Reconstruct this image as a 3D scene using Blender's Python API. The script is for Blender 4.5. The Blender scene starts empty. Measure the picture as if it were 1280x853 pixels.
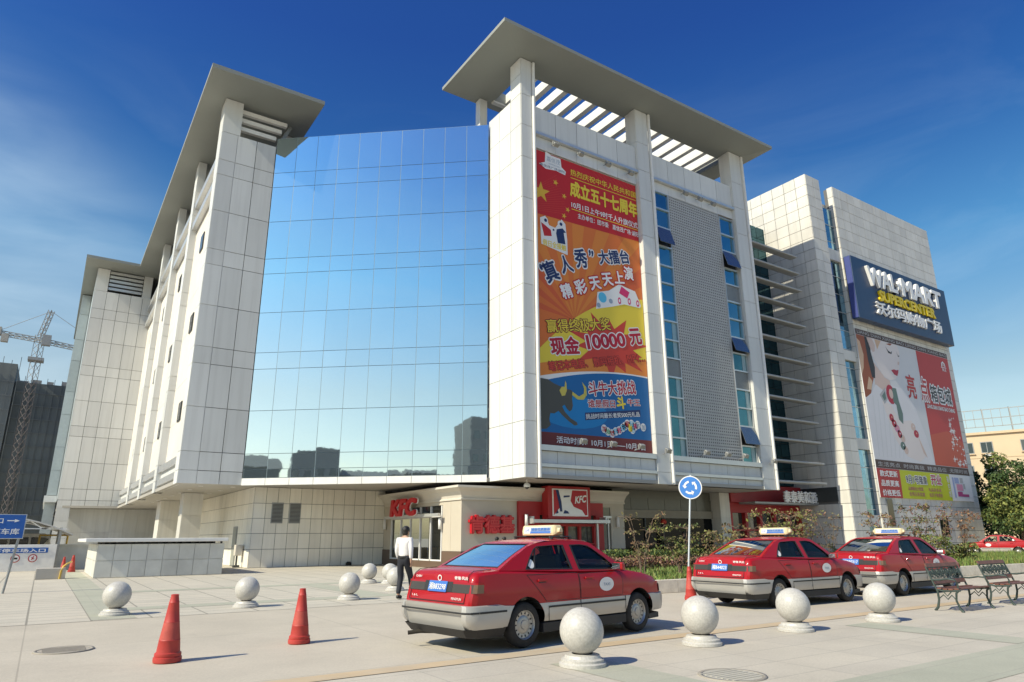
import bpy, bmesh, math, random
from mathutils import Vector, Matrix, Euler
R = math.radians
random.seed(7)
SC = bpy.context.scene
COL = SC.collection

# ------------------------------------------------------------------ camera, sky, sun, exposure
# World axes: +X runs along the shop front, +Y away from it, so the whole building is axis aligned.
cam = bpy.data.cameras.new("Camera")
cam.sensor_width = 36.0
cam.lens = 845.648 / 1280 * 36
cam.clip_start = 0.1
cam.clip_end = 4000
camo = bpy.data.objects.new("Camera", cam)
COL.objects.link(camo)
TH, TI, RO = 0.980477810, 0.282840619, -0.00619336960
def _cam_axes():
    ct, st = math.cos(TI), math.sin(TI)
    fw = Vector((0, ct, st)); up = Vector((0, -st, ct)); rt = Vector((1, 0, 0))
    cr, sr = math.cos(RO), math.sin(RO)
    rt, up = rt * cr + up * sr, up * cr - rt * sr
    U = Vector((math.sin(TH), math.cos(TH), 0)); V = Vector((-math.cos(TH), math.sin(TH), 0))
    f = lambda d: Vector((d.dot(U), d.dot(V), d.z))
    return f(rt), f(up), f(fw)
_r, _u, _f = _cam_axes()
_m = Matrix((_r, _u, -_f)).transposed().to_4x4()
_m.translation = (0, 0, 1.43)
camo.matrix_world = _m
SC.camera = camo

SUN_EL, SUN_PHI = R(40), R(4.5)            # light travels along +X, a little towards +Y
sdir = Vector((math.cos(SUN_PHI) * math.cos(SUN_EL), math.sin(SUN_PHI) * math.cos(SUN_EL), -math.sin(SUN_EL)))
sun = bpy.data.lights.new("Sun", 'SUN')
sun.energy = 3.45
sun.angle = R(0.55)
sun.color = (1.0, 0.915, 0.70)
suno = bpy.data.objects.new("Sun", sun)
COL.objects.link(suno)
suno.rotation_euler = sdir.to_track_quat('-Z', 'Y').to_euler()
suno.location = (-60, -10, 60)

W = bpy.data.worlds.new("World")
SC.world = W
W.use_nodes = True
nt = W.node_tree
nt.nodes.clear()
def N(t, **k):
    n = nt.nodes.new(t)
    for a, b in k.items(): setattr(n, a, b)
    return n
sky = N('ShaderNodeTexSky', sky_type='NISHITA', sun_disc=False)
sky.sun_elevation = SUN_EL
sky.sun_rotation = math.atan2(-sdir.x, -sdir.y)
sky.altitude = 60
sky.air_density = 1.25
sky.dust_density = 1.2
sky.ozone_density = 3.2
hs = N('ShaderNodeHueSaturation')
hs.inputs['Saturation'].default_value = 1.12
tc = N('ShaderNodeTexCoord')
mp = N('ShaderNodeMapping')
mp.inputs['Scale'].default_value = (1.3, 1.9, 5.5)
mp.inputs['Rotation'].default_value = (0.1, 0.25, 0.5)
nz = N('ShaderNodeTexNoise')
nz.inputs['Scale'].default_value = 1.7
nz.inputs['Detail'].default_value = 9
nz.inputs['Roughness'].default_value = 0.58
nz.inputs['Distortion'].default_value = 0.7
cr = N('ShaderNodeValToRGB')
cr.color_ramp.elements[0].position = 0.43
cr.color_ramp.elements[1].position = 0.74
sep = N('ShaderNodeSeparateXYZ')
low = N('ShaderNodeMapRange')            # cirrus thins out towards the zenith
low.inputs['From Min'].default_value = 0.62
low.inputs['From Max'].default_value = 0.12
mul = N('ShaderNodeMath', operation='MULTIPLY')
mul2 = N('ShaderNodeMath', operation='MULTIPLY')
mul2.inputs[1].default_value = 0.26
mix = N('ShaderNodeMix', data_type='RGBA')
mix.inputs['B'].default_value = (3.0, 3.75, 4.3, 1)
bg = N('ShaderNodeBackground')
bg.inputs['Strength'].default_value = 0.15
wo = N('ShaderNodeOutputWorld')
L = nt.links.new
L(sky.outputs[0], hs.inputs['Color'])
L(tc.outputs['Generated'], mp.inputs[0]); L(mp.outputs[0], nz.inputs['Vector'])
L(nz.outputs['Fac'], cr.inputs[0]); L(tc.outputs['Generated'], sep.inputs[0])
L(sep.outputs['Z'], low.inputs['Value']); L(cr.outputs[0], mul.inputs[0]); L(low.outputs[0], mul.inputs[1])
L(mul.outputs[0], mul2.inputs[0])
# a soft veil of thin cloud low over the far left end of the mall
dt = N('ShaderNodeVectorMath', operation='DOT_PRODUCT'); dt.inputs[1].default_value = Vector((-0.28, 0.95, 0.10)).normalized()
vr = N('ShaderNodeMapRange', interpolation_type='SMOOTHSTEP'); vr.inputs['From Min'].default_value = 0.86; vr.inputs['From Max'].default_value = 1.0; vr.inputs['To Max'].default_value = 0.62
n2 = N('ShaderNodeTexNoise'); n2.inputs['Scale'].default_value = 3.2; n2.inputs['Detail'].default_value = 8; n2.inputs['Distortion'].default_value = 0.5
m2 = N('ShaderNodeMapRange'); m2.inputs['From Min'].default_value = 0.3; m2.inputs['From Max'].default_value = 0.68; m2.inputs['To Min'].default_value = 0.35
ve = N('ShaderNodeMath', operation='MULTIPLY'); mxm = N('ShaderNodeMath', operation='MAXIMUM')
L(tc.outputs['Generated'], dt.inputs[0]); L(dt.outputs['Value'], vr.inputs['Value']); L(mp.outputs[0], n2.inputs['Vector']); L(n2.outputs['Fac'], m2.inputs['Value'])
L(vr.outputs[0], ve.inputs[0]); L(m2.outputs[0], ve.inputs[1]); L(ve.outputs[0], mxm.inputs[0]); L(mul2.outputs[0], mxm.inputs[1]); L(mxm.outputs[0], mix.inputs['Factor'])
L(tc.outputs['Generated'], sep.inputs[0])
ramp = N('ShaderNodeValToRGB')               # deeper and bluer towards the zenith
el = ramp.color_ramp.elements
el[0].position = 0.0; el[0].color = (0.80, 0.74, 0.66, 1)
el[1].position = 1.0; el[1].color = (0.13, 0.25, 0.50, 1)
for p_, c_ in ((0.10, (0.70, 0.62, 0.545, 1)), (0.20, (0.61, 0.555, 0.475, 1)), (0.36, (0.30, 0.50, 0.55, 1)), (0.50, (0.14, 0.31, 0.49, 1)), (0.64, (0.115, 0.235, 0.48, 1))):
    e_ = el.new(p_); e_.color = c_
mg = N('ShaderNodeMix', data_type='RGBA', blend_type='MULTIPLY')
mg.inputs['Factor'].default_value = 1.0
L(sep.outputs['Z'], ramp.inputs[0]); L(hs.outputs[0], mg.inputs['A']); L(ramp.outputs[0], mg.inputs['B'])
L(mg.outputs['Result'], mix.inputs['A']); L(mix.outputs['Result'], bg.inputs[0]); L(bg.outputs[0], wo.inputs[0])

SC.view_settings.view_transform = 'Standard'
SC.view_settings.look = 'None'
SC.view_settings.gamma = 1
SC.view_settings.exposure = 0.72
SC.view_settings.use_curve_mapping = False
SC.render.engine = 'CYCLES'
SC.cycles.max_bounces = 7
SC.cycles.diffuse_bounces = 4
SC.cycles.glossy_bounces = 4
SC.cycles.transparent_max_bounces = 12
SC.cycles.caustics_reflective = False
SC.cycles.caustics_refractive = False

# ------------------------------------------------------------------ materials
MATS = {}
_PEND = {}
def mat_get(n):
    if n in MATS: return MATS[n]
    if n not in _PEND: _PEND[n] = bpy.data.materials.new(n)
    return _PEND[n]
def new_mat(n): return _PEND.pop(n) if n in _PEND else bpy.data.materials.new(n)
def M(name, col, rough=0.6, metal=0.0, var=0.05, vs=3.0, bump=0.0, bs=60.0, isl=0.0, coat=0.0, spec=0.5, dirt=0.0, dcol=(0.12, 0.1, 0.08), streak=0.0):
    """Principled material: colour varied by noise in world space, per piece variation, optional fine bump and stain patches."""
    if name in MATS: return MATS[name]
    m = new_mat(name); m.use_nodes = True
    t = m.node_tree; b = t.nodes['Principled BSDF']
    b.inputs['Roughness'].default_value = rough
    b.inputs['Metallic'].default_value = metal
    b.inputs['Coat Weight'].default_value = coat
    b.inputs['Coat Roughness'].default_value = 0.06
    b.inputs['Specular IOR Level'].default_value = spec
    c = (*col, 1)
    tcn = t.nodes.new('ShaderNodeTexCoord')
    no = t.nodes.new('ShaderNodeTexNoise'); no.inputs['Scale'].default_value = vs; no.inputs['Detail'].default_value = 6
    t.links.new(tcn.outputs['Object'], no.inputs['Vector'])
    mr = t.nodes.new('ShaderNodeMapRange')
    mr.inputs['From Min'].default_value = 0.3; mr.inputs['From Max'].default_value = 0.7
    mr.inputs['To Min'].default_value = 1 - var; mr.inputs['To Max'].default_value = 1 + var
    t.links.new(no.outputs['Fac'], mr.inputs['Value'])
    val = mr.outputs[0]
    if isl:
        g = t.nodes.new('ShaderNodeNewGeometry')
        m2 = t.nodes.new('ShaderNodeMapRange'); m2.inputs['To Min'].default_value = 1 - isl; m2.inputs['To Max'].default_value = 1 + isl
        t.links.new(g.outputs['Random Per Island'], m2.inputs['Value'])
        mm = t.nodes.new('ShaderNodeMath'); mm.operation = 'MULTIPLY'
        t.links.new(val, mm.inputs[0]); t.links.new(m2.outputs[0], mm.inputs[1]); val = mm.outputs[0]
    vm = t.nodes.new('ShaderNodeVectorMath'); vm.operation = 'SCALE'; vm.inputs[0].default_value = col
    t.links.new(val, vm.inputs['Scale'])
    out = vm.outputs[0]
    if dirt:
        n2 = t.nodes.new('ShaderNodeTexNoise'); n2.inputs['Scale'].default_value = vs * 0.37; n2.inputs['Detail'].default_value = 8; n2.inputs['Roughness'].default_value = 0.65
        t.links.new(tcn.outputs['Object'], n2.inputs['Vector'])
        r2 = t.nodes.new('ShaderNodeMapRange'); r2.inputs['From Min'].default_value = 0.5; r2.inputs['From Max'].default_value = 0.75; r2.inputs['To Max'].default_value = dirt
        t.links.new(n2.outputs['Fac'], r2.inputs['Value'])
        mx = t.nodes.new('ShaderNodeMix'); mx.data_type = 'RGBA'; mx.inputs['B'].default_value = (*dcol, 1)
        t.links.new(r2.outputs[0], mx.inputs['Factor']); t.links.new(out, mx.inputs['A']); out = mx.outputs['Result']
    if streak:                                          # rain streaks running down the wall
        mpn = t.nodes.new('ShaderNodeMapping'); mpn.inputs['Scale'].default_value = (2.2, 2.2, 0.09)
        n4 = t.nodes.new('ShaderNodeTexNoise'); n4.inputs['Scale'].default_value = 1.6; n4.inputs['Detail'].default_value = 7; n4.inputs['Roughness'].default_value = 0.62
        r4 = t.nodes.new('ShaderNodeMapRange'); r4.inputs['From Min'].default_value = 0.48; r4.inputs['From Max'].default_value = 0.72; r4.inputs['To Max'].default_value = streak * 1.6
        mx4 = t.nodes.new('ShaderNodeMix'); mx4.data_type = 'RGBA'; mx4.inputs['B'].default_value = (0.22, 0.21, 0.19, 1)
        t.links.new(tcn.outputs['Object'], mpn.inputs[0]); t.links.new(mpn.outputs[0], n4.inputs['Vector']); t.links.new(n4.outputs['Fac'], r4.inputs['Value'])
        t.links.new(r4.outputs[0], mx4.inputs['Factor']); t.links.new(out, mx4.inputs['A']); out = mx4.outputs['Result']
    t.links.new(out, b.inputs['Base Color'])
    if bump:
        n3 = t.nodes.new('ShaderNodeTexNoise'); n3.inputs['Scale'].default_value = bs; n3.inputs['Detail'].default_value = 4
        t.links.new(tcn.outputs['Object'], n3.inputs['Vector'])
        bp = t.nodes.new('ShaderNodeBump'); bp.inputs['Strength'].default_value = bump; bp.inputs['Distance'].default_value = 0.02
        t.links.new(n3.outputs['Fac'], bp.inputs['Height']); t.links.new(bp.outputs[0], b.inputs['Normal'])
    MATS[name] = m
    return m
def glass_mat(name, tint, gloss=(0.9, 0.95, 1.0), ior=1.5, rough=0.015):
    m = new_mat(name); m.use_nodes = True; t = m.node_tree; t.nodes.clear()
    o = t.nodes.new('ShaderNodeOutputMaterial'); mx = t.nodes.new('ShaderNodeMixShader')
    fr = t.nodes.new('ShaderNodeFresnel'); fr.inputs['IOR'].default_value = ior
    tr = t.nodes.new('ShaderNodeBsdfTransparent'); tr.inputs[0].default_value = (*tint, 1)
    gl = t.nodes.new('ShaderNodeBsdfGlossy'); gl.inputs[0].default_value = (*gloss, 1); gl.inputs['Roughness'].default_value = rough
    t.links.new(fr.outputs[0], mx.inputs[0]); t.links.new(tr.outputs[0], mx.inputs[1]); t.links.new(gl.outputs[0], mx.inputs[2]); t.links.new(mx.outputs[0], o.inputs[0])
    MATS[name] = m
    return m

M('panel', (0.66, 0.67, 0.655), 0.42, var=0.03, vs=0.35, isl=0.065, dirt=0.05, streak=0.10)
M('stone', (0.66, 0.645, 0.60), 0.5, var=0.06, vs=0.8, isl=0.08, dirt=0.08, streak=0.14)
M('stone_warm', (0.83, 0.80, 0.71), 0.45, var=0.05, vs=0.8, isl=0.06, dirt=0.06, streak=0.10)
M('seam', (0.14, 0.14, 0.14), 0.8)
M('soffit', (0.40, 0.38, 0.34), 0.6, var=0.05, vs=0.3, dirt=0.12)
M('white_panel', (0.74, 0.74, 0.72), 0.45, isl=0.03)
M('render_cream', (0.68, 0.64, 0.58), 0.7, vs=0.5)
M('mirror_glass', (0.57, 0.71, 0.78), 0.02, 0.95, var=0.02, vs=0.2, isl=0.025, bump=0.12, bs=0.55)
M('teal_glass', (0.10, 0.25, 0.32), 0.04, 1.0, var=0.1, vs=0.4, isl=0.18)
M('blue_glass', (0.14, 0.28, 0.36), 0.04, 1.0, var=0.1, vs=0.4, isl=0.22)
M('dark_glass', (0.012, 0.014, 0.016), 0.05, 0, spec=0.8)
M('shop_glass', (0.05, 0.06, 0.055), 0.04, 0, spec=1.0, var=0.3, vs=0.6)
M('alu', (0.62, 0.63, 0.63), 0.35, 0.6)
M('white_frame', (0.75, 0.75, 0.74), 0.4)
M('dark_metal', (0.06, 0.065, 0.065), 0.5, 0.3)
M('grey_metal', (0.33, 0.34, 0.34), 0.45, 0.5, dirt=0.2)
M('concrete', (0.46, 0.435, 0.39), 0.85, var=0.07, vs=0.5, bump=0.25, bs=30, dirt=0.22, dcol=(0.3, 0.28, 0.25))
M('granite', (0.50, 0.485, 0.45), 0.42, var=0.12, vs=40, bump=0.05, bs=90, dirt=0.32, dcol=(0.3, 0.28, 0.24))
M('kerb_stone', (0.72, 0.66, 0.55), 0.8, var=0.12, vs=6, isl=0.06, dirt=0.3)
M('cone_red', (0.43, 0.042, 0.034), 0.55, var=0.12, vs=5, dirt=0.3, dcol=(0.35, 0.16, 0.12))
M('cone_pale', (0.44, 0.07, 0.052), 0.6, var=0.15, vs=8)
M('white_paint', (0.78, 0.78, 0.76), 0.5, var=0.05, vs=4, dirt=0.1)
M('yellow_paint', (0.62, 0.42, 0.08), 0.55, dirt=0.25)
M('blue_sign', (0.01, 0.10, 0.40), 0.4)
M('red_sign', (0.42, 0.012, 0.02), 0.45, var=0.05, vs=1.5)
M('red_bright', (0.52, 0.012, 0.022), 0.4)
M('red_wall', (0.38, 0.022, 0.025), 0.5, var=0.08, vs=1.0)
M('beige_wall', (0.50, 0.45, 0.37), 0.75, var=0.04, vs=0.8, bump=0.05)
M('cornice', (0.60, 0.56, 0.49), 0.6, var=0.05, vs=0.6, dirt=0.1)
M('brown_skirt', (0.13, 0.085, 0.06), 0.4, var=0.1, vs=1)
M('black', (0.012, 0.012, 0.012), 0.5)
M('skin', (0.45, 0.27, 0.19), 0.55, var=0.05, vs=8)
M('hair', (0.012, 0.010, 0.009), 0.45, bump=0.4, bs=120)
M('bark', (0.16, 0.115, 0.08), 0.9, var=0.25, vs=7, bump=0.6)
def leafmat(n, c): return M(n, c, 0.6, var=0.25, vs=1.2, isl=0.35, spec=0.3)
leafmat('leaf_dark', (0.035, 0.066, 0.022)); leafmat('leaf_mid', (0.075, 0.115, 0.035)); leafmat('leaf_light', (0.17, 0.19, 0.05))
leafmat('leaf_olive', (0.20, 0.18, 0.075)); leafmat('leaf_brown', (0.24, 0.145, 0.08)); leafmat('leaf_purple', (0.19, 0.095, 0.08))
leafmat('grass', (0.14, 0.205, 0.05)); leafmat('grass_dry', (0.22, 0.22, 0.07))
M('soil', (0.075, 0.08, 0.03), 0.95, var=0.3, vs=2)

# ------------------------------------------------------------------ geometry helpers
def wloc(o):
    v = Vector((0, 0, 0))
    while o is not None:
        v += o.location; o = o.parent
    return v
def tag(o, label=None, cat=None, group=None, kind=None):
    if label: o['label'] = label
    if cat: o['category'] = cat
    if group: o['group'] = group
    if kind: o['kind'] = kind
    return o
def thing(name, loc, label, cat, group=None):
    o = bpy.data.objects.new(name, None); COL.objects.link(o)
    o.location = loc; o.empty_display_size = 0.3
    return tag(o, label, cat, group)
def _tmp_mesh(data):
    o = bpy.data.objects.new('tmp', data)
    m = bpy.data.meshes.new_from_object(o)
    vs = [v.co.copy() for v in m.vertices]; fs = [tuple(p.vertices) for p in m.polygons]
    bpy.data.objects.remove(o); bpy.data.meshes.remove(m)
    return vs, fs
_tc = {}
def text_flat(body, off=0.0):
    k = (body, off)
    if k not in _tc:
        c = bpy.data.curves.new('t', 'FONT'); c.body = body; c.offset = off; c.fill_mode = 'FRONT'; c.resolution_u = 3
        _tc[k] = _tmp_mesh(c); bpy.data.curves.remove(c)
    return _tc[k]
def fill2d(outer, holes=(), ext=0.0):
    c = bpy.data.curves.new('f', 'CURVE'); c.dimensions = '2D'; c.fill_mode = 'BOTH'; c.extrude = ext
    for poly in [outer, *holes]:
        s = c.splines.new('POLY'); s.points.add(len(poly) - 1); s.use_cyclic_u = True
        for p, q in zip(s.points, poly): p.co = (q[0], q[1], 0, 1)
    r = _tmp_mesh(c); bpy.data.curves.remove(c)
    return r
class MB:
    def __init__(s): s.v = []; s.f = []; s.m = []; s.s = []
    def add(s, vs, fs, mi=0, sm=False):
        n = len(s.v); s.v += [Vector(v) for v in vs]
        for f in fs: s.f.append(tuple(i + n for i in f)); s.m.append(mi); s.s.append(sm)
        return s
    def box(s, x0, x1, y0, y1, z0, z1, mi=0):
        v = [(x0, y0, z0), (x1, y0, z0), (x1, y1, z0), (x0, y1, z0), (x0, y0, z1), (x1, y0, z1), (x1, y1, z1), (x0, y1, z1)]
        return s.add(v, [(0, 3, 2, 1), (4, 5, 6, 7), (0, 1, 5, 4), (1, 2, 6, 5), (2, 3, 7, 6), (3, 0, 4, 7)], mi)
    def obox(s, c, ax, half, mi=0):
        c = Vector(c); A = [Vector(a).normalized() * h for a, h in zip(ax, half)]
        v = [c + A[0] * i + A[1] * j + A[2] * k for k in (-1, 1) for j in (-1, 1) for i in (-1, 1)]
        return s.add(v, [(0, 2, 3, 1), (4, 5, 7, 6), (0, 1, 5, 4), (1, 3, 7, 5), (3, 2, 6, 7), (2, 0, 4, 6)], mi)
    def bar(s, p, q, w, h, mi=0):
        p = Vector(p); q = Vector(q); d = (q - p); l = d.length; d.normalize()
        up = Vector((0, 0, 1)) if abs(d.z) < 0.95 else Vector((0, 1, 0))
        sd = d.cross(up).normalized(); up = sd.cross(d)
        return s.obox((p + q) / 2, (d, sd, up), (l / 2, w / 2, h / 2), mi)
    def prism(s, poly, z0, z1, mi=0):
        n = len(poly)
        v = [(x, y, z0) for x, y in poly] + [(x, y, z1) for x, y in poly]
        return s.add(v, [tuple(range(n - 1, -1, -1)), tuple(range(n, 2 * n))] + [(i, (i + 1) % n, n + (i + 1) % n, n + i) for i in range(n)], mi)
    def tube(s, p, q, r0, r1=None, n=12, mi=0, sm=True, cap=True):
        r1 = r0 if r1 is None else r1
        p = Vector(p); q = Vector(q); d = (q - p).normalized()
        a = d.orthogonal().normalized(); b = d.cross(a)
        v = [c + (a * math.cos(2 * math.pi * i / n) + b * math.sin(2 * math.pi * i / n)) * r for c, r in ((p, r0), (q, r1)) for i in range(n)]
        s.add(v, [(i, (i + 1) % n, n + (i + 1) % n, n + i) for i in range(n)], mi, sm)
        if cap: s.add(v[:n], [tuple(range(n - 1, -1, -1))], mi); s.add(v[n:], [tuple(range(n))], mi)
        return s
    def path(s, pts, r, n=8, mi=0):
        pts = [Vector(p) for p in pts]; rings = []
        for i, p in enumerate(pts):
            d = (pts[min(i + 1, len(pts) - 1)] - pts[max(i - 1, 0)]).normalized()
            a = d.cross(Vector((0.13, 0.2, 1))).normalized(); b = d.cross(a)
            rr = r[i] if isinstance(r, (list, tuple)) else r
            rings.append([p + (a * math.cos(2 * math.pi * k / n) + b * math.sin(2 * math.pi * k / n)) * rr for k in range(n)])
        s.grid(rings, mi, True, True)
        s.add(rings[0], [tuple(range(n))], mi); s.add(rings[-1], [tuple(range(n - 1, -1, -1))], mi)
        return s
    def grid(s, rows, mi=0, wrap=False, sm=False):
        n = len(rows[0]); v = [p for r in rows for p in r]; fs = []
        for i in range(len(rows) - 1):
            for k in range(n if wrap else n - 1):
                fs.append((i * n + k, i * n + (k + 1) % n, (i + 1) * n + (k + 1) % n, (i + 1) * n + k))
        return s.add(v, fs, mi, sm)
    def lathe(s, prof, c=(0, 0, 0), n=24, mi=0, sm=True, axis='z'):
        c = Vector(c); rows = []
        for r, z in prof:
            row = []
            for i in range(n):
                a = 2 * math.pi * i / n; x, y = r * math.cos(a), r * math.sin(a)
                row.append(c + (Vector((x, y, z)) if axis == 'z' else Vector((x, z, y))))
            rows.append(row)
        return s.grid(rows, mi, True, sm)
    def ball(s, c, r, mi=0, n=16, sc=(1, 1, 1)):
        prof = [(max(1e-4, math.sin(math.pi * i / n)), -math.cos(math.pi * i / n)) for i in range(n + 1)]
        k = len(s.v); s.lathe(prof, (0, 0, 0), n * 2, mi)
        for i in range(k, len(s.v)):
            p = s.v[i]; s.v[i] = Vector((c[0] + p.x * r * sc[0], c[1] + p.y * r * sc[1], c[2] + p.z * r * sc[2]))
        return s
    def flat(s, vf, O, X, Y, mi=0, N=None):
        O = Vector(O); X = Vector(X); Y = Vector(Y); Z = Vector(N) if N else X.cross(Y).normalized()
        return s.add([O + X * p[0] + Y * p[1] + Z * p[2] for p in vf[0]], vf[1], mi)
    def text(s, body, O, X, Y, w, h, mi=0, off=0.0, lift=0.0, ext=0.0, skew=0.0):
        """Writing fitted into a w x h box whose lower left corner is O."""
        base = text_flat(body)[0]
        x0 = min(p.x for p in base); x1 = max(p.x for p in base); y0 = min(p.y for p in base); y1 = max(p.y for p in base)
        vs, fs = text_flat(body)
        X = Vector(X).normalized(); Y = Vector(Y).normalized(); Z = X.cross(Y).normalized(); O = Vector(O)
        def mp(p, l, dx=0, dy=0):
            yy = (p.y + dy - y0) / (y1 - y0) * h
            return O + X * ((p.x + dx - x0) / (x1 - x0) * w + skew * yy) + Y * yy + Z * l
        nd = 0 if off <= 0 else (6 if off < 0.04 else 10)      # heavier strokes: the glyph repeated round a small circle
        sh = [(0, 0)] + [(off * math.cos(6.2832 * i / nd), off * math.sin(6.2832 * i / nd)) for i in range(nd)]
        if nd == 10: sh += [(off * .5 * math.cos(6.2832 * i / 5), off * .5 * math.sin(6.2832 * i / 5)) for i in range(5)]
        cnt = {}
        if ext:
            for f in fs:
                for i in range(len(f)):
                    e = (f[i], f[(i + 1) % len(f)]); cnt[e] = cnt.get(e, 0) + 1
        n = len(vs)
        for k, (dx, dy) in enumerate(sh):
            l = lift + k * .0003
            if ext:
                s.add([mp(p, l, dx, dy) for p in vs] + [mp(p, l + ext, dx, dy) for p in vs], [tuple(i + n for i in f) for f in fs] + [(a, b, b + n, a + n) for (a, b) in cnt if (b, a) not in cnt], mi)
            else: s.add([mp(p, l, dx, dy) for p in vs], fs, mi)
        return s
    def build(s, name, mats, parent=None, bevel=0.0, seg=2, world=True, sharp=None, data_only=False):
        me = bpy.data.meshes.new(name)
        off = wloc(parent) if (parent is not None and world) else Vector((0, 0, 0))
        me.from_pydata([tuple(v - off) for v in s.v], [], s.f)
        me.polygons.foreach_set('material_index', s.m)
        me.polygons.foreach_set('use_smooth', s.s)
        for m in ([mats] if isinstance(mats, str) else mats): me.materials.append(mat_get(m))
        me.update()
        if sharp:
            me.polygons.foreach_set('use_smooth', [True] * len(s.f)); me.set_sharp_from_angle(angle=R(sharp))
        o = bpy.data.objects.new(name, me); COL.objects.link(o)
        if parent is not None: o.parent = parent
        if bevel:
            b = o.modifiers.new('Bevel', 'BEVEL'); b.width = bevel; b.segments = seg; b.limit_method = 'ANGLE'; b.angle_limit = R(40)
        return o
def copy_tree(o, parent=None):
    c = o.copy(); COL.objects.link(c)
    if parent is not None: c.parent = parent
    for ch in list(o.children): copy_tree(ch, c)
    return c
def xpanels(mb, b, al, zl, gap=0.03, th=0.03, mi=0, skip=None):
    """cladding panels on a wall facing -Y: front face at y=b"""
    for i in range(len(al) - 1):
        for k in range(len(zl) - 1):
            if skip and skip((al[i] + al[i + 1]) / 2, (zl[k] + zl[k + 1]) / 2): continue
            mb.box(al[i] + gap / 2, al[i + 1] - gap / 2, b, b + th, zl[k] + gap / 2, zl[k + 1] - gap / 2, mi)
def ypanels(mb, a, bl, zl, gap=0.03, th=0.03, mi=0, skip=None):
    """cladding panels on a wall facing -X: front face at x=a"""
    for i in range(len(bl) - 1):
        for k in range(len(zl) - 1):
            if skip and skip((bl[i] + bl[i + 1]) / 2, (zl[k] + zl[k + 1]) / 2): continue
            mb.box(a, a + th, bl[i] + gap / 2, bl[i + 1] - gap / 2, zl[k] + gap / 2, zl[k + 1] - gap / 2, mi)
def lin(a, b, n): return [a + (b - a) * i / n for i in range(n + 1)]
def struct(name, mb, mats, **k): return tag(mb.build(name, mats, **k), kind='structure')
X, Y, Z = Vector((1, 0, 0)), Vector((0, 1, 0)), Vector((0, 0, 1))
M("teal_pale", (0.42, 0.47, 0.48), 0.35, var=0.05, isl=0.1)
M("grey_louvre", (0.36, 0.365, 0.36), 0.5, 0.2)
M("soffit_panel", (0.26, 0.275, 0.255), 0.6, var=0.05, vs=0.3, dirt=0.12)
M("screen_metal", (0.47, 0.47, 0.46), 0.5, 0.2)
M("link_glass", (0.035, 0.10, 0.125), 0.05, 0.9, var=0.1, isl=0.2)
M("slot_glass", (0.20, 0.36, 0.46), 0.05, 0.9, var=0.15, isl=0.25)
M("door_grey", (0.30, 0.31, 0.28), 0.5)
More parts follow.
